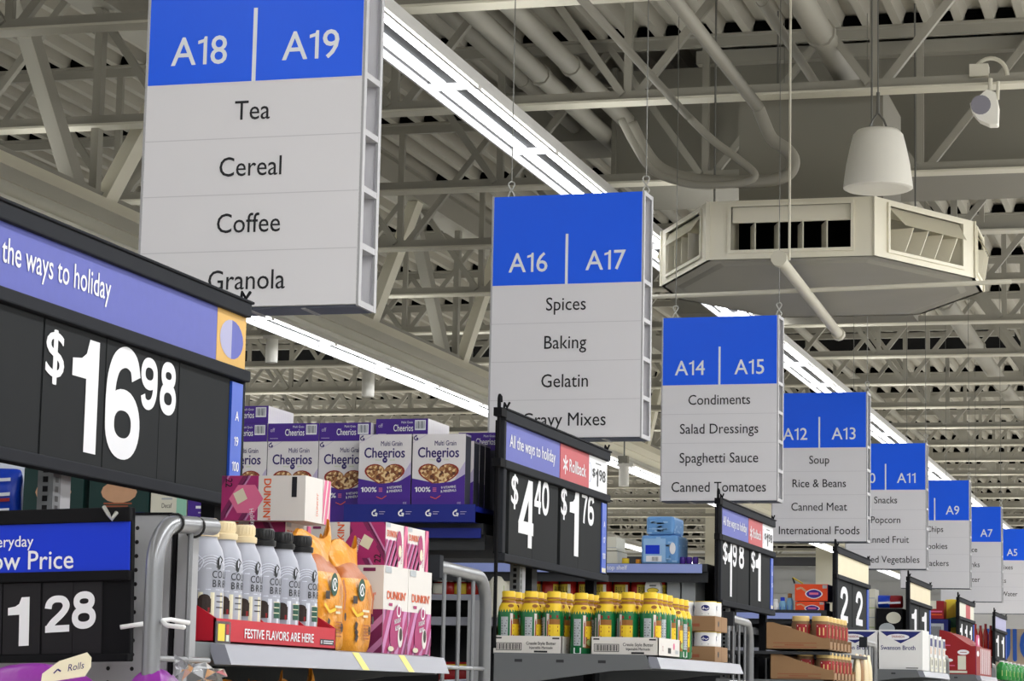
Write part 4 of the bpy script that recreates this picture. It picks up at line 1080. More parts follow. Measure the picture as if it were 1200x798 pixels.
def pod_flat(label, loc, flip=False, rz=0.0):
    m = MB(); m.box(-LL, 0, 0, LD, 0, BT, 'box_white')
    f = Fr((-LL, 0, 0), (1, 0, 0), (0, 0, 1)); w, h = LL, BT; X = (lambda a: w - a) if flip else (lambda a: a)
    def R(a0, b0, a1, b1, mt, l): a0, a1 = sorted((X(a0), X(a1))); m.rect(f, a0, b0, a1, b1, mt, l)
    R(w * .56, 0, w, h, 'magenta', 1)
    a0, a1 = sorted((X(w * .56), X(w))); stripes(m, f, a0, 0, a1, h, 'magenta_dark', .012, .03, -.05 if not flip else .05, 2); stripes(m, f, a0 + .01, 0, a1, h, 'orchid', .006, .036, -.05 if not flip else .05, 2)
    P = [(w * .7 + .034 * math.cos(math.pi / 3 * i), h * .48 + .03 * math.sin(math.pi / 3 * i)) for i in range(6)]; P = [(X(a), b) for a, b in P]
    if flip: P.reverse()
    m.poly(f, P, 'pink' if flip else 'magenta', 3)
    P = [(w * .77 + .015 * math.cos(math.pi / 2 * i + .3), h * .54 + .016 * math.sin(math.pi / 2 * i + .3)) for i in range(4)]; P = [(X(a), b) for a, b in P]
    if flip: P.reverse()
    m.poly(f, P, 'cream_label', 4)
    m.text(f, 'Holiday', X(w * .66), h * .25, .009, 'print_white', .8, rot=80 if not flip else -80, lay=4, align='L')
    m.text(f, '22', X(w * .95) , h * (.06 if not flip else .94), .013, 'ink', .9, align='L', lay=4, rot=90 if not flip else -90, bold=.02)
    m.text(f, "DUNKIN'", X(w * .46) + (.005 if not flip else -.005), h * (.08 if not flip else .93), .0135, 'dunk_orange', .95, align='L', bold=.03, rot=90 if not flip else -90)
    R(w * .10, h * .52, w * .16, h * .97, 'ink', 2) if flip else R(w * .1, h * .84, w * .2, h * .9, 'magenta_dark', 2)
    g = Fr((0, 0, 0), (0, 1, 0), (0, 0, 1)); w2 = LD
    if not flip:
        stripes(m, g, 0, 0, w2 * .58, h * .62, 'orchid', .014, .01, .04, 1); m.rect(g, 0, 0, w2 * .58, h * .6, 'orchid', 1); stripes(m, g, 0, 0, w2 * .58, h * .6, 'magenta', .012, .014, .04, 2)
        m.fit(g, "DUNKIN'", w2 * .05, h * .68, w2 * .5, h * .84, 'dunk_orange', .03); m.disc(g, w2 * .6, h * .5, w2 * .12, h * .36, 'magenta', 3); m.disc(g, w2 * .63, h * .38, w2 * .07, h * .14, 'cream_label', 4)
        m.rect(g, w2 * .83, 0, w2, h, 'pink', 1); stripes(m, g, w2 * .83, 0, w2, h, 'magenta', .008, .02, .03, 2); m.text(g, 'HOLIDAY', w2 * .76, h * .1, .007, 'magenta', .9, align='L', rot=90); m.rect(g, w2 * .03, h * .9, w2 * .2, h, 'foil_grey', 2)
    else:
        m.rect(g, w2 * .7, 0, w2, h, 'pink', 1); stripes(m, g, w2 * .7, 0, w2, h, 'box_white', .006, .014, .02, 2); m.text(g, "DUNKIN'", w2 * .5, h * .15, .008, 'dunk_orange', .9, align='L', rot=90)
    return single('coffee_box', m, label, 'box', loc, 'coffee pod boxes', rz)
ZF = Z0 + BH
pod_flat('coffee box lying flat on the upright pair, its face towards the camera, left one', (-1.540, 4.553, ZF))
pod_flat('coffee box lying flat on the upright pair, at the end of the shelf', (-1.540, 4.689, ZF))
pod_flat('coffee box lying flat just under the topmost box, behind the bottle caps', (-1.662, 4.335, Z0 + .153), False)
pod_flat('topmost coffee box with a big 22, covering the corner of the $16.98 board', (-1.612, 4.30, Z0 + .153 + BT), True)
m = MB(); m.box(-.165, 0, 0, .134, 0, .153, 'box_white'); single('coffee_box', m, 'white coffee box standing behind the cold brew bottles, mostly hidden', 'box', (-1.66, 4.335, Z0), 'coffee pod boxes')

# bags at the bottom left
def roll_bag(label, loc, size, seed, mt, topm, rz=0):
    rnd = random.Random(seed); t = thing('bread_bag', label, 'bag', loc, 'purple bread roll bags', rz); a, b, c = size
    m = MB(); n = 20; rows = 8; vs = []; 
    for i in range(rows + 1):
        z = i / rows; s = math.sin(math.pi * min(.97, z * .9 + .08)) ** .45
        for k in range(n):
            q = 2 * math.pi * k / n; cx, sy = math.cos(q), math.sin(q)
            j = .006; vs.append((math.copysign(abs(cx) ** .5, cx) * a / 2 * s + rnd.uniform(-j, j), math.copysign(abs(sy) ** .5, sy) * b / 2 * s + rnd.uniform(-j, j), z * c + rnd.uniform(-j, j) * (0 if i == 0 else 1)))
    m.add(vs, [(i * n + k, i * n + (k + 1) % n, (i + 1) * n + (k + 1) % n, (i + 1) * n + k) for i in range(rows) for k in range(n)] + [tuple(reversed(range(n))), tuple(range(rows * n, rows * n + n))], mt)
    part('bag_body', m, t, smooth=True, sub=1); return t
p = aty(55, 790, 3.30); t = roll_bag('purple bag of bread rolls lying under the $1.28 sign, cream label on top', (p.x - .02, 3.30, p.z - .115), (.2, .14, .13), 4, 'roll_purple', None)
m = MB(); q = aty(104, 779, 3.24) - V(t.location); q0 = aty(52, 789, 3.24) - V(t.location); c = (q + q0) / 2
f = Fr(c, q - q0, V((0, .25, 1))); L = (q - q0).length
m.poly(f, [(-L * .55, -.014), (L * .45, -.016), (L * .56, -.004), (L * .54, .010), (L * .42, .019), (-L * .2, .014), (-L * .55, .0)], 'roll_cream', 0); m.text(f, 'Rolls', L * .22, -.004, .010, 'purple_ink', .9, lay=1); m.stroke(f, [(-L * .28, -.003), (-L * .2, .002), (-L * .12, -.002)], .0022, 'purple_ink', 1)
part('paper_label', m, t)
p = aty(182, 786, 3.40); t = roll_bag('purple bag with a crumpled clear top beside the guard tube leg', (p.x, 3.40, p.z - .12), (.075, .09, .125), 9, 'roll_purple', None)
m = MB(); rnd = random.Random(2); o = aty(228, 790, 3.40) - V(t.location); vs = []
for i in range(6):
    for k in range(5): vs.append(o + V((-.035 + .016 * i, rnd.uniform(-.02, .02), -.02 + .012 * k * (1 - .1 * i) + rnd.uniform(-.005, .005))))
m.add(vs, [(i * 5 + k, i * 5 + 5 + k, i * 5 + 6 + k, i * 5 + k + 1) for i in range(5) for k in range(4)], 'cello'); part('clear_wrap', m, t)

# =================================================================== GOODS: cereal on the second run
CW, CH, CD = .157, .205, .052
def cereal_box(label, loc):
    m = MB(); m.box(0, CW, 0, CD, 0, CH, 'box_side')
    f = Fr((0, 0, 0), (1, 0, 0), (0, 0, 1)); w, h = CW, CH
    m.rect(f, 0, 0, w, h, 'cereal_white', 1)
    m.poly(f, [(0, 0), (w, 0), (w, h * .44), (w * .82, h * .36), (w * .6, h * .3), (w * .3, h * .34), (0, h * .385)], 'purple', 2)
    m.poly(f, [(w * .8, h * .352), (w, h * .44), (w, h * .62), (w * .9, h * .5)], 'lavender', 2)
    m.rect(f, 0, 0, w, h * .07, 'magenta_dark', 3) if False else None
    for i, (k, mt, l) in enumerate(((1.0, 'bowl_rim', 3), (.9, 'cereal', 4))):
        P = []
        for j in range(40):
            q = 2 * math.pi * j / 40; x = 16 * math.sin(q) ** 3; y = 13 * math.cos(q) - 5 * math.cos(2 * q) - 2 * math.cos(3 * q) - math.cos(4 * q)
            P.append((w * .5 + x / 16 * w * .385 * k, h * .44 + y / 15 * h * .185 * k))
        m.poly(f, list(reversed(P)), mt, l)
    m.poly(f, clip_rect([(0, h * .30), (w * .5, h * .315), (w, h * .36), (w, h * .1), (0, h * .1)], 0, 0, w, h), 'purple', 5)
    m.text(f, 'Multi Grain', w * .62, h * .84, .0135, 'purple_ink', .72, bold=.015); m.fit(f, 'Cheerios', w * .10, h * .672, w * .88, h * .818, 'purple_ink', .035)
    m.disc(f, w * .5, h * .638, .0075, .0075, 'purple_ink', 3); m.text(f, '100', w * .5, h * .632, .004, 'print_white', .8, lay=4)
    m.text(f, 'WHOLE', w * .37, h * .634, .0035, 'leaf_green', 1); m.text(f, 'GRAIN', w * .64, h * .634, .0035, 'leaf_green', 1)
    m.stroke(f, [(0, h * .88), (w * .28, h)], .0012, 'lavender', 2); g_logo(m, f, w * .055, h * .945, .0065, 'purple_ink', 3)
    m.fit(f, '100%', w * .06, h * .195, w * .36, h * .265, 'print_white', .03, 6)
    m.text(f, '9 VITAMINS', w * .70, h * .245, .0068, 'print_white', .85, bold=.02, lay=6, rot=5); m.text(f, '& MINERALS', w * .70, h * .195, .0068, 'print_white', .85, bold=.02, lay=6, rot=5)
    for i in range(3): m.rect(f, w * .4, h * (.2 + .022 * i), w * .47, h * (.21 + .022 * i), 'pink', 6)
    m.stroke(f, [(w * .36, h * .13), (w * .46, h * .10), (w * .55, h * .145)], .002, 'dunk_orange', 6)
    m.text(f, 'oz', w * .9, h * .03, .008, 'lavender', 1, lay=6)
    s = Fr((CW, 0, 0), (0, 1, 0), (0, 0, 1)); m.rect(s, .002, CH - .006, CD - .002, CH - .001, 'lavender', 1); m.rect(s, .008, .03, CD - .008, .13, 'box_side', 1)
    return single('cereal_box', m, label, 'cereal box', loc, 'multi grain cereal boxes')
def g_logo(m, f, a, b, r, mt, lay=2):
    m.ring(f, a, b, r * .55, r, mt, lay, 60, 340, 10); m.stroke(f, [(a + r * .2, b), (a + r, b), (a + r * .7, b - r)], r * .4, mt, lay); m.stroke(f, [(a - r * .2, b + r), (a + r * .6, b + r * 1.2)], r * .4, mt, lay)
ZG = 2.07
cb = cereal_box('cereal box at the left end of the row, half behind the blue A 19 strip', (-2.822, YA(1) + .012, ZG + .033))
def cdup(loc, lab): o = cb.copy(); COL.objects.link(o); o.location = loc; o['label'] = lab; return o
cdup((-2.663, YA(1) + .012, ZG + .033), 'cereal box right of the strip, its bottom hidden by the topmost coffee box')
cdup((-2.504, YA(1) + .012, ZG + .033), 'cereal box in the middle, overlapped at right by the front pair')
cdup((-2.361, YA(1) - .045, ZG + .045), 'left box of the front pair of cereal boxes'); cdup((-2.200, YA(1) - .045, ZG + .045), 'right box of the front pair of cereal boxes, at the end of the row')
for i in range(3): cdup((-2.192, YA(1) + .012 + i * .056, ZG + .03), ['cereal box directly behind the end box, only its dark side showing', 'second dark box side behind the end of the cereal row', 'third dark box side behind the end of the cereal row, beside the pole'][i])
def cereal_flat(label, loc):
    m = MB(); w, d, h = CW, CH, CD; m.box(0, w, 0, d, 0, h, 'purple')
    f = Fr((0, 0, 0), (1, 0, 0), (0, 0, 1)); m.fit(f, 'Cheerios', w * .34, h * .3, w * .72, h * .68, 'print_white', .02); m.text(f, 'Multi Grain', w * .6, h * .74, .0065, 'print_white', .8)
    m.rect(f, w * .75, h * .36, w * .96, h * .92, 'print_white', 1)
    for i in range(8): m.rect(f, w * (.77 + .022 * i), h * .44, w * (.778 + .022 * i + .004 * (i % 3)), h * .86, 'sign_core', 2)
    m.text(f, 'off', w * .09, h * .52, .011, 'lavender', .8, bold=.02); m.rect(f, w * .04, h * .14, w * .2, h * .17, 'lavender', 1)
    s = Fr((w, 0, 0), (0, 1, 0), (0, 0, 1)); m.rect(s, 0, 0, d, h, 'cereal_white', 1)
    for i in range(12): m.rect(s, d * (.06 + .075 * i), h * .2, d * (.065 + .075 * i), h * .85, 'lavender', 2)
    return single('cereal_box', m, label, 'cereal box', loc, 'multi grain cereal boxes')
zf = ZG + .033 + CH + .001
cf = cereal_flat('cereal box lying flat on the leftmost upright cereal box', (-2.824, YA(1) + .012, zf))
def fdup(loc, lab): o = cf.copy(); COL.objects.link(o); o.location = loc; o['label'] = lab
fdup((-2.664, YA(1) + .012, zf), 'cereal box lying flat, left one of the two between the white-sided ones'); fdup((-2.505, YA(1) + .012, zf), 'cereal box lying flat, right one of the two between the white-sided ones')
fdup((-2.824, YA(1) + .016, zf + CD + .001), 'topmost cereal box, lying flat with its white side towards the middle'); fdup((-2.338, YA(1) + .03, zf + .012), 'cereal box lying flat above the front pair, long white side showing')
fdup((-2.14, YA(1) + .20, zf - .012), 'cereal box lying flat at the far right, behind the pole of the $4.40 board')
# support under the two lifted flats
for x, y, z0, lab in ((-2.338, YA(1) + .03, ZG + .03, 'cereal box hidden behind the left box of the front pair'), (-2.14, YA(1) + .2, ZG + .03, 'cereal box hidden under the flat box at the far right')):
    m = MB(); top = zf + .012 if x < -2.3 else zf - .012
    m.box(0, CW, 0, CD * 1.5, 0, top - z0, 'box_side'); single('cereal_box', m, lab, 'cereal box', (x, y, z0), 'multi grain cereal boxes')
# blue case trays with the company mark
t = thing('case_tray', 'dark blue case tray with a row of white G marks below the front cereal boxes', 'tray', (-2.25, YA(1), ZG)); b_ = V((-2.25, YA(1), ZG)); m = MB(b_)
x0 = aty(403, 602, YA(1) - .05).x; x1 = aty(557, 602, YA(1) - .05).x
m.box(x0, x1, YA(1) - .052, YA(1) - .048, ZG + .0, ZG + .05, 'tray_blue'); m.box(x0, x1, YA(1) - .048, YA(1) + .2, ZG, ZG + .03, 'tray_blue'); m.box(x1 - .003, x1, YA(1) - .05, YA(1) + .2, ZG, ZG + .045, 'tray_blue')
f = Fr((0, YA(1) - .052, ZG), (1, 0, 0), (0, 0, 1))
for u in (439, 470, 502, 534): x = aty(u, 603, YA(1) - .05).x; g_logo(m, f, x, .024, .0085, 'print_white'); m.rect(f, x + .014, .028, x + .032, .0295, 'lavender', 1); m.rect(f, x + .014, .022, x + .028, .0235, 'lavender', 1)
part('tray_body', m, t)
t = thing('case_tray', 'purple case tray below the cereal boxes at the left', 'tray', (-2.6, YA(1), ZG)); m = MB(V((-2.6, YA(1), ZG)))
m.box(-2.83, x0 - .004, YA(1) + .004, YA(1) + .008, ZG, ZG + .05, 'purple'); m.box(-2.83, x0 - .004, YA(1) + .008, YA(1) + .2, ZG, ZG + .03, 'purple'); part('tray_body', m, t)
# goods left of the cereal on the same shelf
def simple_box(name, label, cat, u0, u1, vt, y, zb, d, mt, deco=None, group=None, side=None):
    a = aty(u0, vt, y); b = aty(u1, vt, y); w = b.x - a.x; h = (a.z + b.z) / 2 - zb; m = MB(); m.box(0, w, 0, d, 0, h, side or mt)
    f = Fr((0, 0, 0), (1, 0, 0), (0, 0, 1)); m.rect(f, 0, 0, w, h, mt, 1)
    if deco: deco(m, f, w, h)
    return single(name, m, label, cat, (a.x, y, zb), group, bevel=.002)
def dec_green(m, f, w, h):
    m.disc(f, w * .5, h * .56, w * .3, h * .2, 'tan', 2, 14)
    for i in range(3): m.rect(f, w * (.25 + .04 * i), h * (.34 - .05 * i), w * (.72 - .06 * i), h * (.37 - .05 * i), 'kraft_print', 2)
    m.rect(f, w * .62, h * .02, w * .94, h * .2, 'navy', 2); m.rect(f, w * .64, h * .04, w * .92, h * .18, 'pine', 3); m.text(f, 'Decaf', w * .78, h * .07, h * .06, 'sky_light', .8, lay=4)
yl = YA(1) + .02
simple_box('pod_carton', 'dark green pod carton behind the slotted upright, left one of two', 'box', 29, 99, 548, yl, ZG, .15, 'pine', dec_green, 'dark green cartons')
simple_box('pod_carton', 'dark green pod carton below the $16.98 board, right one of two', 'box', 106, 176, 548, yl, ZG, .15, 'pine', dec_green, 'dark green cartons')
simple_box('carton', 'white and mint carton between the green carton and the purple one', 'box', 178, 220, 560, yl, ZG, .15, 'paper', lambda m, f, w, h: (m.rect(f, w * .72, 0, w, h, 'mint', 2), m.disc(f, w * .2, h * .72, w * .1, h * .07, 'navy', 3), m.text(f, 'Decaf', w * .45, h * .34, h * .1, 'ink', .7), m.rect(f, w * .3, h * .52, w * .6, h * .56, 'foil_grey', 2)))
simple_box('carton', 'small purple carton next to the mint one, left of the coffee boxes', 'box', 221, 252, 574, yl, ZG, .15, 'purple', lambda m, f, w, h: (m.rect(f, w * .3, h * .44, w * .92, h * .52, 'print_white', 2), m.rect(f, w * .4, h * .3, w * .9, h * .34, 'lavender', 2)))
def pouch(name, label, cat, loc, size, mt, band, seed, group=None, rz=0, fin=True):
    rnd = random.Random(seed); t = thing(name, label, cat, loc, group, rz); a, b, c = size; m = MB(); n = 18; vs = []; P = [(0, .06), (.05, .35), (.2, .8), (.5, 1), (.8, .8), (.94, .3), (1, .05)]
    for z, s in P:
        for k in range(n):
            q = 2 * math.pi * k / n; j = .004
            vs.append((math.copysign(abs(math.cos(q)) ** .6, math.cos(q)) * a / 2 * (.94 + .06 * s) + rnd.uniform(-j, j), math.copysign(abs(math.sin(q)) ** .8, math.sin(q)) * b / 2 * s + rnd.uniform(-j, j) * s, z * c))
    m.add(vs, [(i * n + k, i * n + (k + 1) % n, (i + 1) * n + (k + 1) % n, (i + 1) * n + k) for i in range(len(P) - 1) for k in range(n)] + [tuple(reversed(range(n))), tuple(range((len(P) - 1) * n, len(P) * n))], mt)
    part('pouch_body', m, t, smooth=True, sub=1)
    if band:
        f = Fr((0, -b / 2 - .002, 0), (1, 0, 0), (0, 0, 1)); m = MB()
        for b0, b1, mm in band: m.poly(f, [(-a * .4, c * b0), (a * .4, c * (b0 + .05)), (a * .4, c * (b1 + .05)), (-a * .4, c * b1)], mm, 1)
        part('front_print', m, t)
    return t
p = aty(-8, 590, yl + .05)
pouch('chip_bag', 'blue chip bag at the left edge under the $16.98 board', 'bag', (p.x, yl + .05, ZG), (.19, .08, .17), 'chip_blue', [(.34, .40, 'choc_red'), (.44, .5, 'chip_white'), (.16, .22, 'chip_white'), (.7, .76, 'chip_white')], 5)
p = aty(6, 590, yl + .16); pouch('chip_bag', 'white and blue chip bag behind the blue one at the left edge', 'bag', (p.x - .02, yl + .18, ZG), (.2, .06, .2), 'chip_white', [(.5, .6, 'chip_blue')], 6)

# =================================================================== GOODS: green marinade bottles
Z1 = SHZ[1]; Y1 = YA(1) + .02
def creole(label, loc, rz):
    t = thing('marinade_bottle', label, 'bottle', loc, 'green marinade bottles on the rack', rz); r = .0295; m = MB()
    m.lathe([(r * .85, 0), (r, .006), (r, .03), (r * .97, .055), (r, .085), (r, .115), (r * .9, .128), (r * .7, .138)], 'creole_green', n=22); part('bottle_body', m, t, smooth='auto')
    m = MB(); m.lathe([(r * 1.0, .114), (r * .93, .127), (r * .72, .139), (r * .60, .147), (r * .72, .151), (r * .64, .156), (r * .66, .17), (r * .6, .173), (.0001, .173)], 'creole_yellow', n=20,
                      ms=['creole_yellow', 'creole_yellow', 'creole_brown', 'creole_yellow', 'creole_brown', 'creole_yellow', 'creole_yellow', 'creole_yellow']); part('shrink_cap', m, t, smooth='auto')
    m = MB()
    for a0, kind in ((-92, 0), (-22, 1), (88, 0), (165, 1)):
        c = Cyl((0, 0, 0), r + .0004, math.radians(a0))
        if kind == 0:
            for j in range(3): m.rect(c, -.012 + .007 * j, .026, -.005 + .007 * j, .100, 'foil_grey', 1)
            for j in range(9): m.rect(c, -.010, .03 + .0072 * j, .003 + .002 * (j % 3), .033 + .0072 * j, 'shelf_grey', 2)
            m.rect(c, -.012, .004, .010, .02, 'print_white', 1)
        else:
            for j in range(4): m.rect(c, -.018 + .009 * j, .02, -.009 + .009 * j, .095, 'creole_brown', 1); m.rect(c, -.018 + .009 * j, .05 - .005 * j, -.009 + .009 * j, .08, 'creole_yellow', 2)
            m.disc(c, 0, .035, .011, .009, 'leaf_green', 3); m.rect(c, -.012, .098, .012, .106, 'choc_red', 2)
            for j in range(2): m.rect(c, -.012, .06 + .011 * j, .012, .065 + .011 * j, 'choc_red', 3)
    for a0 in (-60, 45, 140):
        c = Cyl((0, 0, 0), r * .8, math.radians(a0)); m.disc(c, 0, .131, .007, .005, 'creole_brown', 14, 8)
    c = Cyl((0, 0, 0), r + .0004, math.radians(-56)); m.rect(c, -.004, .022, .004, .11, 'box_white', 1); m.rect(c, -.0015, .03, .002, .09, 'choc_red', 2)
    part('label', m, t); return t
cp = None
cols = [(-1.938, 't'), (-1.872, 't'), (-1.806, 't'), (-1.726, 'l'), (-1.655, 'r'), (-1.591, 'r'), (-1.527, 'r')]
spot = {'t': 'in the left white case', 'l': 'standing loose between the two white cases', 'r': 'in the right white case'}
order = {-1.938: 'left', -1.872: 'middle', -1.806: 'right', -1.655: 'left', -1.591: 'middle', -1.527: 'right'}
rnd = random.Random(11)
for ri in range(4):
    for ci, (x, kd) in enumerate(cols):
        if ri > 0 and kd == 'l' and ri > 2: continue
        y = Y1 + .042 + ri * .068
        row = ['front row', 'second row', 'third row', 'rearmost row'][ri]
        lab = ('loose green marinade bottle between the two white cases, %s' % row) if kd == 'l' else 'green marinade bottle %s, %s, %s column' % (spot[kd], row, order[x])
        rz = [0, .1, -1.1, 0, -1.0, -1.15, .2][ci] + rnd.uniform(-.25, .25) + ri * .9
        z = Z1 + (.004 if kd != 'l' else 0)
        if cp is None: cp = creole(lab, (x, y, z), rz)
        else: dup(cp, (x, y, z), lab, rz=rz)
for i in range(3): dup(cp, (-1.527, Y1 + .042 + .068 * (4 + i) + .02, Z1), 'green marinade bottle at the front edge past the right white case, %s one back' % ORD[i], rz=.3 + i)
def case(x0, x1, label):
    c = V(((x0 + x1) / 2, Y1 + .14, Z1)); t = thing('bottle_case', label, 'tray', c, 'white marinade cases'); m = MB(c); h = .051; y0 = Y1 + .004; y1 = Y1 + .285
    m.box(x0, x1, y0, y1, Z1, Z1 + .003, 'box_white'); m.box(x0, x1, y0, y0 + .003, Z1, Z1 + h, 'box_white'); m.box(x0, x1, y1 - .003, y1, Z1, Z1 + h, 'box_white'); m.box(x0, x0 + .003, y0, y1, Z1, Z1 + h, 'box_white'); m.box(x1 - .003, x1, y0, y1, Z1, Z1 + h, 'box_white')
    f = Fr((x0, y0, Z1), (1, 0, 0), (0, 0, 1)); w = x1 - x0
    m.rect(f, w * .05, h * .2, w * .42, h * .62, 'ink', 1); m.rect(f, w * .06, h * .23, w * .41, h * .59, 'box_white', 2)
    for i in range(14): m.rect(f, w * (.075 + .0235 * i), h * .25, w * (.085 + .0235 * i + .006 * (i % 2)), h * .57, 'ink', 3)
    m.text(f, 'Creole Style Butter', w * .70, h * .52, .0085, 'ink', .88, bold=.015); m.text(f, 'Injectable Marinade', w * .70, h * .3, .007, 'ink', .85, bold=.015)
    m.rect(f, w * .6, h * .1, w * .79, h * .2, 'ink', 1); m.rect(f, w * .04, h * .84, w * .13, h * .92, 'ink', 1); m.rect(f, w * .86, h * .84, w * .96, h * .92, 'ink', 1)
    s = Fr((x1, y0, Z1), (0, 1, 0), (0, 0, 1)); m.text(s, '12', .05, h * .3, .014, 'choc_red', .8); m.rect(s, .12, h * .2, .16, h * .5, 'ink', 1); m.disc(s, .2, h * .6, .012, .01, 'pink', 1, 10); m.rect(s, .22, h * .2, .26, h * .4, 'foil_grey', 1)
    part('case_body', m, t)
case(-1.972, -1.770, 'white case printed Creole Style Butter, left of the loose green bottle'); case(-1.688, -1.494, 'white case printed Creole Style Butter, right of the loose green bottle')
# cranberry packs at the end of that rack
X2 = -1.545
def kraft_tray(label, y0, y1, z0, z1, x0=-1.80):
    c = V(((x0 + X2) / 2, (y0 + y1) / 2, z0)); t = thing('carton_tray', label, 'tray', c, 'brown trays of white cans'); m = MB(c)
    m.box(x0, X2, y0, y1, z0, z1, 'kraft')
    f = Fr((x0, y0, z0), (1, 0, 0), (0, 0, 1)); w = X2 - x0; h = z1 - z0; m.rect(f, w * .2, h * .3, w * .8, h * .5, 'kraft_print', 1); m.rect(f, w * .3, h * .6, w * .7, h * .7, 'kraft_print', 1)
    s = Fr((X2, y0, z0), (0, 1, 0), (0, 0, 1)); m.disc(s, .05, h * .5, .012, h * .2, 'ink', 1, 10); m.rect(s, (y1 - y0) * .48, 0, (y1 - y0) * .5, h, 'kraft_dark', 1); part('tray_body', m, t, bevel=.002)
def can(label, loc, rz, proto=[None]):
    if proto[0]: return dup(proto[0], loc, label, rz=rz)
    t = thing('sauce_can', label, 'can', loc, 'white cans in the brown trays', rz); r = .036; h = .047; m = MB()
    m.lathe([(r * .95, 0), (r, .002), (r, h - .004), (r * .97, h)], 'can_white', n=24); part('can_body', m, t, smooth='auto')
    m = MB(); m.lathe([(r * .985, h - .006), (r * .985, h + .0005), (r * .9, h + .0005), (.0001, h - .002)], 'yellow', n=24); part('lid', m, t, smooth='auto')
    m = MB()
    for a0 in (-80, 10, 100, 190):
        c = Cyl((0, 0, 0), r + .0003, math.radians(a0))
        m.disc(c, 0, .026, .0135, .0095, 'navy', 1, 14)
        m.stroke(c, [(-.011, .024), (-.003, .026), (.003, .022), (.011, .026)], .0022, 'print_white', 2); m.rect(c, -.012, .006, .012, .009, 'foil_grey', 1)
    part('label', m, t); proto[0] = t; return t
ya2 = 7.86; yb2 = 8.07
k0 = [Z1, Z1 + .05, Z1 + .098, Z1 + .146, Z1 + .194]
kraft_tray('lower brown tray of white cans at the end of the bottle rack', ya2, yb2, k0[0], k0[1]); kraft_tray('upper brown tray of white cans at the end of the bottle rack', ya2, yb2 - .01, k0[2], k0[3])
for lv, z in ((0, k0[1]), (1, k0[3])):
    for i, (x, y) in enumerate(((X2 - .04, ya2 + .04), (X2 - .116, ya2 + .04), (X2 - .192, ya2 + .04), (X2 - .04, ya2 + .116), (X2 - .04, ya2 + .172 + .0))):
        if i == 4: continue
        can('white can with a navy oval on the %s brown tray, %s' % (('lower', 'upper')[lv], ('at the corner', 'second from the corner', 'third from the corner', 'behind the corner one')[i]), (x, y, z), .1 * i)

# =================================================================== GOODS: third run
Y3s = YA(2); Z3 = 2.13
def sky_pack(label, u0, u1, vt, vb, dec):
    a = aty(u0, vb, Y3s + .02); b = aty(u1, vt, Y3s + .02); w = b.x - a.x; h = b.z - a.z; m = MB(); m.box(0, w, 0, .2, 0, h, 'sky_blue')
    f = Fr((0, 0, 0), (1, 0, 0), (0, 0, 1)); s = Fr((w, 0, 0), (0, 1, 0), (0, 0, 1))
    r = random.Random(int(u0))
    for i in range(26):
        x = r.uniform(0, w - .025); y = r.uniform(0, h - .012); m.rect(f, x, y, x + .02, y + .007, r.choice(['sky_light', 'sky_blue']), 1)
    for i in range(12):
        x = r.uniform(0, .17); y = r.uniform(0, h - .012); m.rect(s, x, y, x + .022, y + .007, 'sky_light', 1)
    dec(m, f, w, h); return single('bottle_pack', m, label, 'pack', (a.x, Y3s + .02, a.z), 'sky blue packs', bevel=.012)
def d1(m, f, w, h):
    m.rect(f, .01, .01, w * .66, h * .88, 'sky_light', 2); m.rect(f, w * .12, h * .36, w * .5, h * .66, 'pure_blue', 3); m.rect(f, w * .14, h * .1, w * .56, h * .3, 'print_white', 3)
    for i in range(6): m.rect(f, w * (.3 + .03 * i), h * .12, w * (.312 + .03 * i), h * .26, 'ink', 4)
    m.disc(f, w * .85, h * .55, w * .08, h * .2, 'print_white', 3)
p0 = aty(750, 660, Y3s + .02).z - Z3
sky_pack('sky blue wrapped pack standing on the shelf edge, lower of the two', 751, 795, 627, 661.5, d1); sky_pack('sky blue wrapped pack on top of the other one', 757, 790, 605, 626.5, lambda m, f, w, h: m.rect(f, w * .1, h * .3, w * .7, h * .34, 'sky_light', 2))
for i, (u, lab) in enumerate(((800, 'purple tub right of the sky blue packs, first'), (807.5, 'purple tub right of the sky blue packs, second'), (815, 'purple tub at the end of the pale blue strip'))):
    p = aty(u, 661, Y3s + .06); m = MB(); m.lathe([(.011, 0), (.0125, .004), (.0125, .026), (.011, .03), (.0001, .031)], 'purple', n=12); single('tub', m, lab, 'tub', (p.x, Y3s + .06, Z3), 'purple tubs', smooth='auto')
for i, (u, w, h, mt, lab) in enumerate(((733, .03, .022, 'yellow', 'small yellow tin on the shelf edge left of the blue packs'), (748, .022, .018, 'bag_orange', 'small orange tin against the blue packs'))):
    p = aty(u, 661, Y3s + .05); m = MB(); m.lathe([(w * .46, 0), (w * .5, .002), (w * .5, h), (w * .44, h + .002), (.0001, h + .002)], mt, n=16, ms=[mt, mt, 'choc_red', mt]); single('tin', m, lab, 'tin', (p.x, Y3s + .05, Z3), 'small tins', smooth='auto')
simple_box('carton', 'upper of two pale cartons beside the edge of the $1.76 board', 'box', 700, 722.5, 629, Y3s + .1, Z3 + .058, .16, 'paper', lambda m, f, w, h: m.rect(f, 0, h * .2, w, h * .24, 'foil_grey', 2), 'pale cartons')
simple_box('carton', 'lower of two pale cartons beside the edge of the $1.76 board', 'box', 699, 723.5, 646, Y3s + .1, Z3, .18, 'paper', None, 'pale cartons')
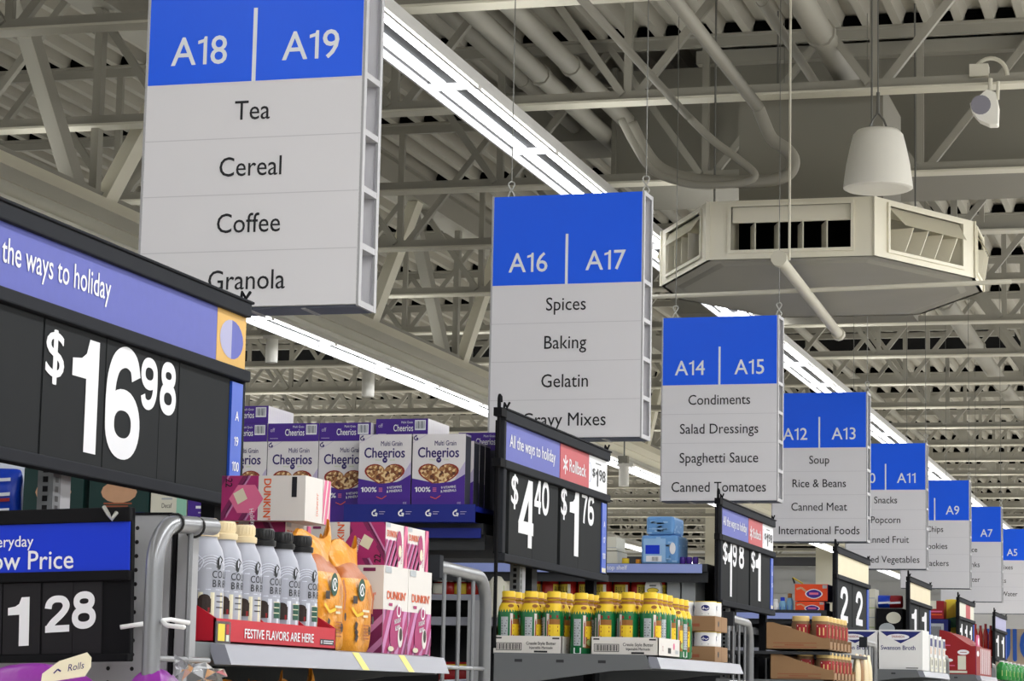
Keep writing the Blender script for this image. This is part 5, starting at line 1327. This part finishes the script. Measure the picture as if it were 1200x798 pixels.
# sauce bottles on the shelf below
def sauce(label, loc, yellow=True):
    t = thing('sauce_bottle', label, 'bottle', loc, 'dark red sauce bottles'); r = .036; m = MB(); m.lathe([(r * .9, 0), (r, .006), (r, .148), (r * .85, .16), (r * .45, .168), (r * .42, .174)], 'sauce_red', n=18); part('bottle_body', m, t, smooth='auto')
    m = MB(); m.lathe([(r * .5, .170), (r * .5, .186), (r * .44, .189), (.0001, .189)], 'choc_red', n=14); part('cap', m, t, smooth='auto')
    m = MB(); c = Cyl((0, 0, 0), r + .0004, math.radians(-80))
    for j in range(5): m.rect(c, -.03 + .012 * j, .078, -.018 + .012 * j, .142, 'label_yellow' if j < 4 else 'paper', 1)
    for j, ch in enumerate('BULL'): m.text(c, ch, -.02 + j * .0115, .11, .022, 'ink', .5, bold=.02)
    part('label', m, t); return t
sp = None
for i in range(10):
    x = -2.915 + .076 * i; lab = 'dark red sauce bottle on the shelf below the pale blue strip, %s from the left' % ORD[i]
    if sp is None: sp = sauce(lab, (x, Y3s + .12, 1.905))
    else: dup(sp, (x, Y3s + .12, 1.905), lab, rz=rnd.choice([0, 0, .6, 1.2, -.5]))
t = thing('emblem_jug', 'white round-topped jug with a yellow emblem between the green bottles and the grey cartons', 'jug', (aty(765, 690, Y3s + .06).x, Y3s + .06, 1.905)); m = MB(); f = Fr((0, 0, 0), (1, 0, 0), (0, 0, 1))
w = .033; H = aty(765, 677.5, Y3s + .06).z - 1.905; m.prism(f, [(-w, 0), (w, 0), (w, H - w)] + [(w * math.cos(q), H - w + w * math.sin(q)) for q in [math.pi * i / 10 for i in range(1, 10)]] + [(-w, H - w)], -.05, 0, 'can_white')
m.disc(f, 0, H - .05, .025, .011, 'ink', 1); m.disc(f, 0, H - .05, .023, .009, 'yellow', 2); m.rect(f, -.014, H - .034, .014, H - .028, 'shelf_grey', 1); part('jug_body', m, t)
p = aty(587, 690, Y3s + .08); m = MB(); m.lathe([(.045, 0), (.05, .008), (.05, .15), (.045, .165), (.04, .17)], 'paper', n=20); c = Cyl((0, 0, 0), .0503, math.radians(-75)); m.rect(c, -.02, .1, .02, .13, 'leaf_green', 1); single('canister', m, 'cream canister behind the first green bottles, beside the dark pole', 'canister', (p.x, Y3s + .0 + .06, 1.906), smooth='auto')
for i, (u0, u1) in enumerate(((782, 797), (799, 815))):
    simple_box('carton', ('left', 'right')[i] + ' one of two grey cartons in the shade above the white cans', 'box', u0, u1, 680, Y3s + .1, 1.905, .2, 'foil_grey', lambda m, f, w, h: (m.rect(f, w * .5, h * .15, w * .85, h * .4, 'paper', 2), [m.rect(f, w * (.54 + .05 * q), h * .18, w * (.56 + .05 * q), h * .37, 'ink', 3) for q in range(6)]), 'grey cartons')
# jars and bags seen through the guard rail
for i, (u, mt, lab) in enumerate(((516, 'paper', 'pale jar behind the far guard rail of the nearest rack, leftmost'), (527, 'sauce_red', 'red jar behind the far guard rail, between the pale and yellow ones'), (541, 'label_yellow', 'yellow-labelled jar behind the far guard rail'), (555, 'sauce_red', 'red jar behind the curve of the far guard rail'))):
    p = aty(u, 690, Y3s + .1); m = MB(); m.lathe([(.03, 0), (.033, .004), (.033, .048), (.028, .054), (.028, .064), (.0001, .065)], mt, n=18, ms=['sauce_red', mt, 'sauce_red', 'can_white', 'can_white']); single('jar', m, lab, 'jar', (p.x, Y3s + .1, 1.998), 'jars behind the guard rail', smooth='auto')
p = aty(534, 788, Y3s + .1)
pouch('snack_bag', 'shiny red bag with a yellow top seen through the far guard rail', 'bag', (p.x, Y3s + .12, 1.6), (.16, .08, .12), 'choc_red', [(.7, .88, 'yellow'), (.3, .36, 'chip_white')], 31)

# =================================================================== GOODS: racks and runs farther back
# third rack: cut-away kraft trays with jars
Z2r = SHZ[2]; Yr = YA(2) + .02
def cut_tray(label, u0, u1, vt, vm, vb, xr):
    a = aty(u0, vb, Yr); b = aty(u1, vb, Yr); z0 = (a.z + b.z) / 2; hl = aty(u0, vt, Yr).z - z0; hr = aty(u1, vm, Yr).z - z0; x0, x1 = a.x, b.x
    c = V(((x0 + x1) / 2, Yr + .3, z0)); t = thing('display_carton', label, 'tray', c, 'brown cut-away cartons of jars'); m = MB(c); L = .62
    for y in (Yr, Yr + L): m.prism(Fr((x0, y, z0), (1, 0, 0), (0, 0, 1)), [(0, 0), (x1 - x0, 0), (x1 - x0, hr), ((x1 - x0) * .9, hr), ((x1 - x0) * .12, hl), (0, hl)], -.004, 0, 'kraft')
    m.box(x0, x1, Yr, Yr + L, z0, z0 + .004, 'kraft'); m.box(x0, x0 + .004, Yr, Yr + L, z0, z0 + hl, 'kraft')
    f = Fr((x0, Yr, z0), (1, 0, 0), (0, 0, 1)); w = x1 - x0
    for i in range(2): m.rect(f, w * .12, hr * (.2 + .34 * i), w * .8, hr * (.26 + .34 * i), 'kraft_print', 1)
    m.rect(f, w * .3, hr * .36, w * .6, hr * .44, 'kraft_print', 1)
    for i in range(6): m.box(x1 - .003, x1, Yr + .02 + i * .1, Yr + .085 + i * .1, z0, z0 + hr * .72, 'kraft')
    part('carton_body', m, t); return x0, x1, z0, hl, hr, L
def gravy(label, loc, proto=[None]):
    if proto[0]: return dup(proto[0], loc, label)
    t = thing('gravy_jar', label, 'jar', loc, 'gravy jars in the cut-away cartons'); r = .038; m = MB(); m.lathe([(r * .9, 0), (r, .006), (r, .075), (r * .84, .088)], 'kraft_dark', n=18); part('jar_body', m, t, smooth='auto')
    m = MB(); m.lathe([(r * .9, .086), (r * .92, .09), (r * .92, .104), (r * .85, .107), (.0001, .107)], 'jar_peach', n=18); part('lid', m, t, smooth='auto')
    m = MB()
    for a0 in (-75, 0):
        c = Cyl((0, 0, 0), r + .0004, math.radians(a0))
        for j in range(4): m.rect(c, -.022 + .011 * j, .02, -.011 + .011 * j, .074, 'jar_red', 1)
        m.rect(c, -.01, .03, .01, .06, 'jar_peach', 2); m.rect(c, -.018, .064, .018, .069, 'print_white', 2)
    part('label', m, t); proto[0] = t; return t
for lv, (vals) in enumerate(((897, 972, 729, 748, 761.5), (902, 977, 765, 785, 797))):
    x0, x1, z0, hl, hr, L = cut_tray(('upper', 'lower')[lv] + ' brown cut-away carton of jars on the third rack', *vals, None)
    for i in range(6):
        gravy('gravy jar in the %s cut-away carton, %s back along the front edge' % (('upper', 'lower')[lv], ORD[i]), (x1 - .045, Yr + .06 + i * .1, z0 + .004 if lv else z0 + .03))
    gravy('gravy jar behind the slanted side of the %s cut-away carton' % ('upper', 'lower')[lv], (x1 - .125, Yr + .06, z0 + .03 if lv == 0 else z0 + .01))
p = aty(900, 764, Yr); m = MB(); m.box(-1.95, -1.5, Yr - .01, Yr + 1.1, 0, .012, 'shelf_dark'); single('wire_shelf', m, 'thin dark shelf between the two cut-away cartons', 'shelf', (0, 0, aty(935, 764.5, Yr).z - .008))
for i in range(4):
    u = 1004 + i * 4.6; p = atx(u, 770, -1.52); m_t = pouch('sauce_packet', 'cream packet hanging at the end of the third rack, %s from the left' % ORD[i], 'packet', (-1.52, p.y, 1.58 if i < 4 else 1.6), (.1, .03, .215), ('packet_cream', 'packet_brown', 'packet_cream', 'packet_cream')[i], None, 40 + i, 'cream packets', rz=math.pi / 2)
# run behind: orange biscuit boxes etc.
Y4s = YA(3); z4 = aty(910, 718, Y4s - .006).z
def nis(m, f, w, h):
    P = [(w * .58 + w * .24 * math.cos(q) * (1 + .12 * math.cos(2 * q)), h * .42 + h * .3 * math.sin(q)) for q in [2 * math.pi * i / 20 for i in range(20)]]; m.poly(f, P, 'print_white', 2)
    m.poly(f, [(w * .58 + (a - w * .58) * .86, h * .42 + (b - h * .42) * .84) for a, b in P], 'purple', 3); m.rect(f, w * .44, h * .37, w * .72, h * .5, 'pink', 4)
    m.stroke(f, [(w * .05, h * .7), (w * .2, h * .78), (w * .35, h * .55)], h * .12, 'tan', 2); m.rect(f, w * .84, h * .75, w * .98, h * .95, 'foil_grey', 2)
def obox_(lab, u0, u1, vt, vb, y):
    z = aty((u0 + u1) / 2, vb, y).z if vb else z4
    return simple_box('biscuit_box', lab, 'box', u0, u1, vt, y, z, .2, 'nissin_orange', nis, 'orange biscuit boxes', side='navy')
obox_('lower orange biscuit box', 932, 966, 705, None, Y4s + .02); obox_('upper orange biscuit box', 931.5, 970, 684.5, 704.2, Y4s + .02)
for i, (u, mt, cap, lab, h) in enumerate(((909, 'can_white', 'can_white', 'small white bottle left of the orange boxes, beside the dark board edge', .075), (917, 'bottle_teal', 'pure_blue', 'pale blue bottle among the small bottles left of the orange boxes', .085), (925.5, 'bottle_teal', 'creole_brown', 'tall blue bottle with an olive cap touching the orange boxes', .105))):
    p = aty(u, 718, Y4s + .06); t = thing('spray_bottle', lab, 'bottle', (p.x, Y4s + .06, z4), 'small bottles beside the orange boxes'); m = MB(); r = .019
    m.lathe([(r * .9, 0), (r, .004), (r, h * .62), (r * .6, h * .78)], mt, n=14); m.rect(Cyl((0, 0, 0), r + .0004, math.radians(-85)), -.012, h * .1, .012, h * .4, 'pure_blue', 1); part('bottle_body', m, t, smooth='auto')
    m = MB(); m.lathe([(r * .62, h * .77), (r * .62, h * .97), (r * .5, h), (.0001, h)], cap, n=12); part('cap', m, t, smooth='auto')
simple_box('carton', 'low white carton on the shelf edge, under the $1.98 board', 'box', 866, 896, 709, Y4s + .04, z4, .2, 'can_white', lambda m, f, w, h: (m.disc(f, w * .3, h * .5, w * .15, h * .25, 'leaf_green', 2), m.rect(f, w * .55, h * .4, w * .9, h * .5, 'sky_light', 2)))
m = MB(); a = aty(929, 677, Y4s + .05); b = aty(941, 684, Y4s + .05); m.tube([a, b], .004, 'label_yellow', 6); m.tube([a, a + V((.01, 0, -.03))], .004, 'black', 6); single('peg_rod', m, 'thin slanted rod poking up above the orange biscuit boxes', 'rod')
# fourth rack: broth cartons
Z4r = SHZ[3]; Y4r = YA(3) + .02
def broth(m, f, w, h):
    m.poly(f, [(w * .03, h * .96), (w * .97, h * .96), (w * .82, h * .84), (w * .5, h * .66), (w * .18, h * .84)][::-1], 'navy', 2); m.disc(f, w * .44, h * .82, w * .26, h * .075, 'print_white', 3); m.text(f, 'SWANSON', w * .44, h * .80, h * .055, 'choc_red', .8, lay=4, bold=.02)
    m.text(f, 'Swanson Broth', w * .44, h * .5, h * .105, 'navy', .92, bold=.024); m.rect(f, w * .62, h * .04, w * .9, h * .06, 'ink', 2)
def bcase(lab, u0, u1, y):
    zb = aty(1055, 785, Y4r).z; return simple_box('broth_case', lab, 'box', u0, u1, 738, y, zb, .3, 'can_white', broth, 'white broth cases')
bcase('white Swanson Broth case with the name in full, on the fourth rack', 1030, 1081, Y4r); bcase('white Swanson Broth case half hidden behind the guard rail', 976, 1028, Y4r)
zb4 = aty(1055, 785, Y4r).z
for i in range(5):
    u = 1085 + 5.0 * i; p = atx(u, 760, -1.505); t = thing('broth_carton', 'tall broth carton beside the Swanson Broth case, %s from it' % ORD[i], 'carton', (-1.505, p.y, zb4), 'tall broth cartons'); m = MB()
    h = aty(1083, 743, Y4r).z - zb4; w = .115; m.box(-.07, 0, 0, w, 0, h, 'can_white'); f = Fr((0, 0, 0), (0, 1, 0), (0, 0, 1)); m.rect(f, .01, h * .72, w - .01, h * .94, 'navy', 1); m.rect(f, .02, h * .5, w * .5, h * .7, 'tan', 1); part('carton_body', m, t)
    m = MB(); m.lathe([(.02, h), (.02, h + .014), (.0001, h + .015)], 'can_white', (-.035, w / 2, 0), 12); part('cap', m, t)
    m = MB(); m.box(0.001, .004, 0, w, 0, h * .4, 'paper'); f = Fr((.004, 0, 0), (0, 1, 0), (0, 0, 1)); m.rect(f, w * .3, h * .18, w * .6, h * .34, 'ink', 1); m.rect(f, w * .2, h * .08, w * .8, h * .12, 'foil_grey', 1); part('price_flap', m, t)
# fifth rack: red candy display
Y5r = YA(4) + .02; P5 = lambda u, v: aty(u, v, Y5r)
a = P5(1101, 790); c0 = V((a.x, Y5r, SHZ[4])); t = thing('candy_display', 'red candy display with a slanted top on the fifth rack', 'display', c0); m = MB(c0)
L = 1.1; x1 = -1.52; x0 = a.x; zt1 = P5(1101, 738).z; zt2 = P5(1137, 757).z
prof = [(x0, SHZ[4]), (x1, SHZ[4]), (x1, zt2), (x1 - .03, zt2)] + [(x1 - .03 + (x0 - x1 + .03) * q, zt2 + (zt1 - zt2) * math.sin(math.pi / 2 * q) ** 1.3) for q in (.15, .3, .45, .6, .75, .9)] + [(x0, zt1)]
m.prism(Fr((0, Y5r, 0), (1, 0, 0), (0, 0, 1)), prof, -L, 0, 'choc_red')
f = Fr((x0, Y5r, SHZ[4]), (1, 0, 0), (0, 0, 1)); w = x1 - x0; h = zt2 - SHZ[4]
m.disc(f, w * .25, h * .5, w * .12, h * .06, 'print_white', 1); m.disc(f, w * .65, h * .78, w * .16, h * .09, 'print_white', 1); m.rect(f, w * .5, h * .18, w * .72, h * .66, 'paper', 1); m.rect(f, w * .1, h * .06, w * .75, h * .14, 'paper', 1); m.disc(f, w * .12, h * .86, w * .07, h * .05, 'print_white', 1); m.rect(f, w * .08, h * .3, w * .42, h * .33, 'pink', 1); m.rect(f, w * .985, 0, w, h, 'magenta_dark', 1); m.rect(f, w * .04, h * 1.0, w * .3, h * 1.03, 'pink', 1); m.rect(f, w * .56, h * .77, w * .74, h * .79, 'choc_red', 2)
s = Fr((x1, Y5r, SHZ[4]), (0, 1, 0), (0, 0, 1))
for i in range(7): m.rect(s, .3 + .11 * i, h * .06, .345 + .11 * i, h * .95, 'print_white', 1)
m.disc(s, .12, h * .75, .08, h * .1, 'print_white', 1)
part('display_body', m, t)
m = MB(c0); c = Fr((x1 - .03, Y5r + .5, zt2), (0, 1, 0), (0, 0, 1)); m.prism(c, [(.09 * math.cos(q), .0 + .085 * math.sin(q)) for q in [math.pi * i / 12 for i in range(13)]], -.012, 0, 'pink'); m.disc(c, 0, .04, .05, .026, 'print_white', 1); part('topper', m, t, 'pale pink round topper')
for i in range(5):
    p = atx(1112 + i * 9, 748 + i * 3, -1.62); dummy = 0
# runs 5-7: what stands on top
Y5s = YA(4); z5 = 2.0
simple_box('paper_stack', 'tall stack of pale papers on a rack behind the broth cases', 'stack', 1008, 1025.5, 690, Y5s + .1, z5, .2, 'paper', lambda m, f, w, h: [m.rect(f, 0, h * q, w, h * q + .006, mm, 2) for q, mm in ((.2, 'leaf_green'), (.4, 'foil_grey'), (.6, 'leaf_green'), (.8, 'foil_grey'))])
simple_box('carton', 'black carton with a white oval, above the broth cases', 'box', 1027, 1058, 713, Y5s + .05, z5, .2, 'black', lambda m, f, w, h: (m.disc(f, w * .4, h * .3, w * .3, h * .2, 'foil_grey', 2), m.disc(f, w * .65, h * .68, w * .28, h * .2, 'paper', 2)))
ztop = aty(1042, 712.5, Y5s + .05).z
for u, mt, lab, s in ((1037, 'chip_blue', 'crumpled blue bag lying on the black carton', 1), (1049, 'choc_red', 'red and white bag lying on the black carton', 2)):
    p = aty(u, 712, Y5s + .1); pouch('snack_bag', lab, 'bag', (p.x, Y5s + .12, ztop + .001), (.1, .1, .085), mt, [(.3, .45, 'chip_white')], 60 + s, 'bags on the black carton')
p = aty(1020, 700, Y5s + .05)
Y6s = YA(5); z6 = 2.0
simple_box('carton', 'dark blue carton with a white panel above the red candy display', 'box', 1086, 1111, 725.5, Y6s + .05, z6, .2, 'navy', lambda m, f, w, h: (m.rect(f, w * .08, h * .3, w * .8, h * .85, 'foil_grey', 2), [m.rect(f, w * (.14 + .08 * i), h * .4, w * (.18 + .08 * i), h * .75, 'ink', 3) for i in range(7)]))
zt6 = aty(1098, 725, Y6s + .05).z
simple_box('carton', 'bright red carton standing on the dark blue carton', 'box', 1086.5, 1106, 704, Y6s + .05, zt6, .2, 'choc_red', lambda m, f, w, h: (m.rect(f, 0, h * .55, w * .55, h, 'paper', 2), m.rect(f, w * .1, h * .2, w * .9, h * .26, 'dunk_orange', 2), m.rect(f, w * .1, h * .36, w * .9, h * .44, 'pink', 2)))
p = aty(1113, 722, Y6s + .1); pouch('snack_bag', 'glossy yellow bag right of the bright red carton', 'bag', (p.x, Y6s + .3, z6), (.13, .07, aty(1113, 702, Y6s + .3).z - z6), 'yellow', [(.4, .6, 'creole_green')], 71)
Y7s = YA(6); z7 = 1.95
for i, u in enumerate((1143, 1149, 1155, 1161)):
    p = aty(u, 740, Y7s + .1); m = MB(); hh = aty(u, 731 + (i % 2) * 2, Y7s + .1).z - 2.0; m.lathe([(.02, 0), (.022, .005), (.022, hh * .7), (.012, hh * .85), (.012, hh), (.0001, hh)], 'jar_red', n=14, ms=['sauce_red', 'sauce_red', 'sauce_red', 'choc_red', 'choc_red']); single('jar', m, 'dark red bottle above the candy display end, %s from the left' % ORD[i], 'bottle', (p.x, Y7s + .1, 2.0), 'dark red bottles', smooth='auto')
# sixth rack: soda bottles
Z6r = SHZ[5]
sp = None
for i in range(7):
    u = 1174 + 4.6 * i; p = atx(u, 786, -1.56); lab = 'green soda bottle on the sixth rack at the bottom right corner, %s from the left' % ORD[i]
    if sp is None:
        sp = thing('soda_bottle', lab, 'bottle', (-1.56, p.y, Z6r), 'green soda bottles'); H = aty(1180, 776, YA(5)).z - Z6r; r = .045; m = MB(); m.lathe([(r * .9, 0), (r, .008), (r, H * .62), (r * .75, H * .78), (r * .36, H * .92), (r * .36, H * .95)], 'soda_green', n=16)
        m.rect(Cyl((0, 0, 0), r + .0005, math.radians(-60)), -.02, H * .2, .02, H * .5, 'leaf_green', 1); part('bottle_body', m, sp, smooth='auto'); m = MB(); m.lathe([(r * .42, H * .93), (r * .42, H), (.0001, H)], 'can_white', n=12); part('cap', m, sp)
    else: dup(sp, (-1.56, p.y, Z6r), lab)
# lettering on the far wall
m = MB(); yw = WY - .03; f = Fr((0, yw, 0), (1, 0, 0), (0, 0, 1))
for ch, u0, u1 in (('J', 1150, 1160), ('U', 1165, 1184), ('I', 1187, 1191.5), ('C', 1195, 1216), ('E', 1220, 1234)):
    a = aty(u0, 775, yw); b = aty(u1, 736, yw); m.fit(f, ch, a.x, a.z, b.x, b.z, 'uic_blue', .05)
    vs, fs = glyphs(ch, .05)
single('wall_lettering', m, 'tall blue JUICE letters on the far peach wall at the right edge', 'lettering')
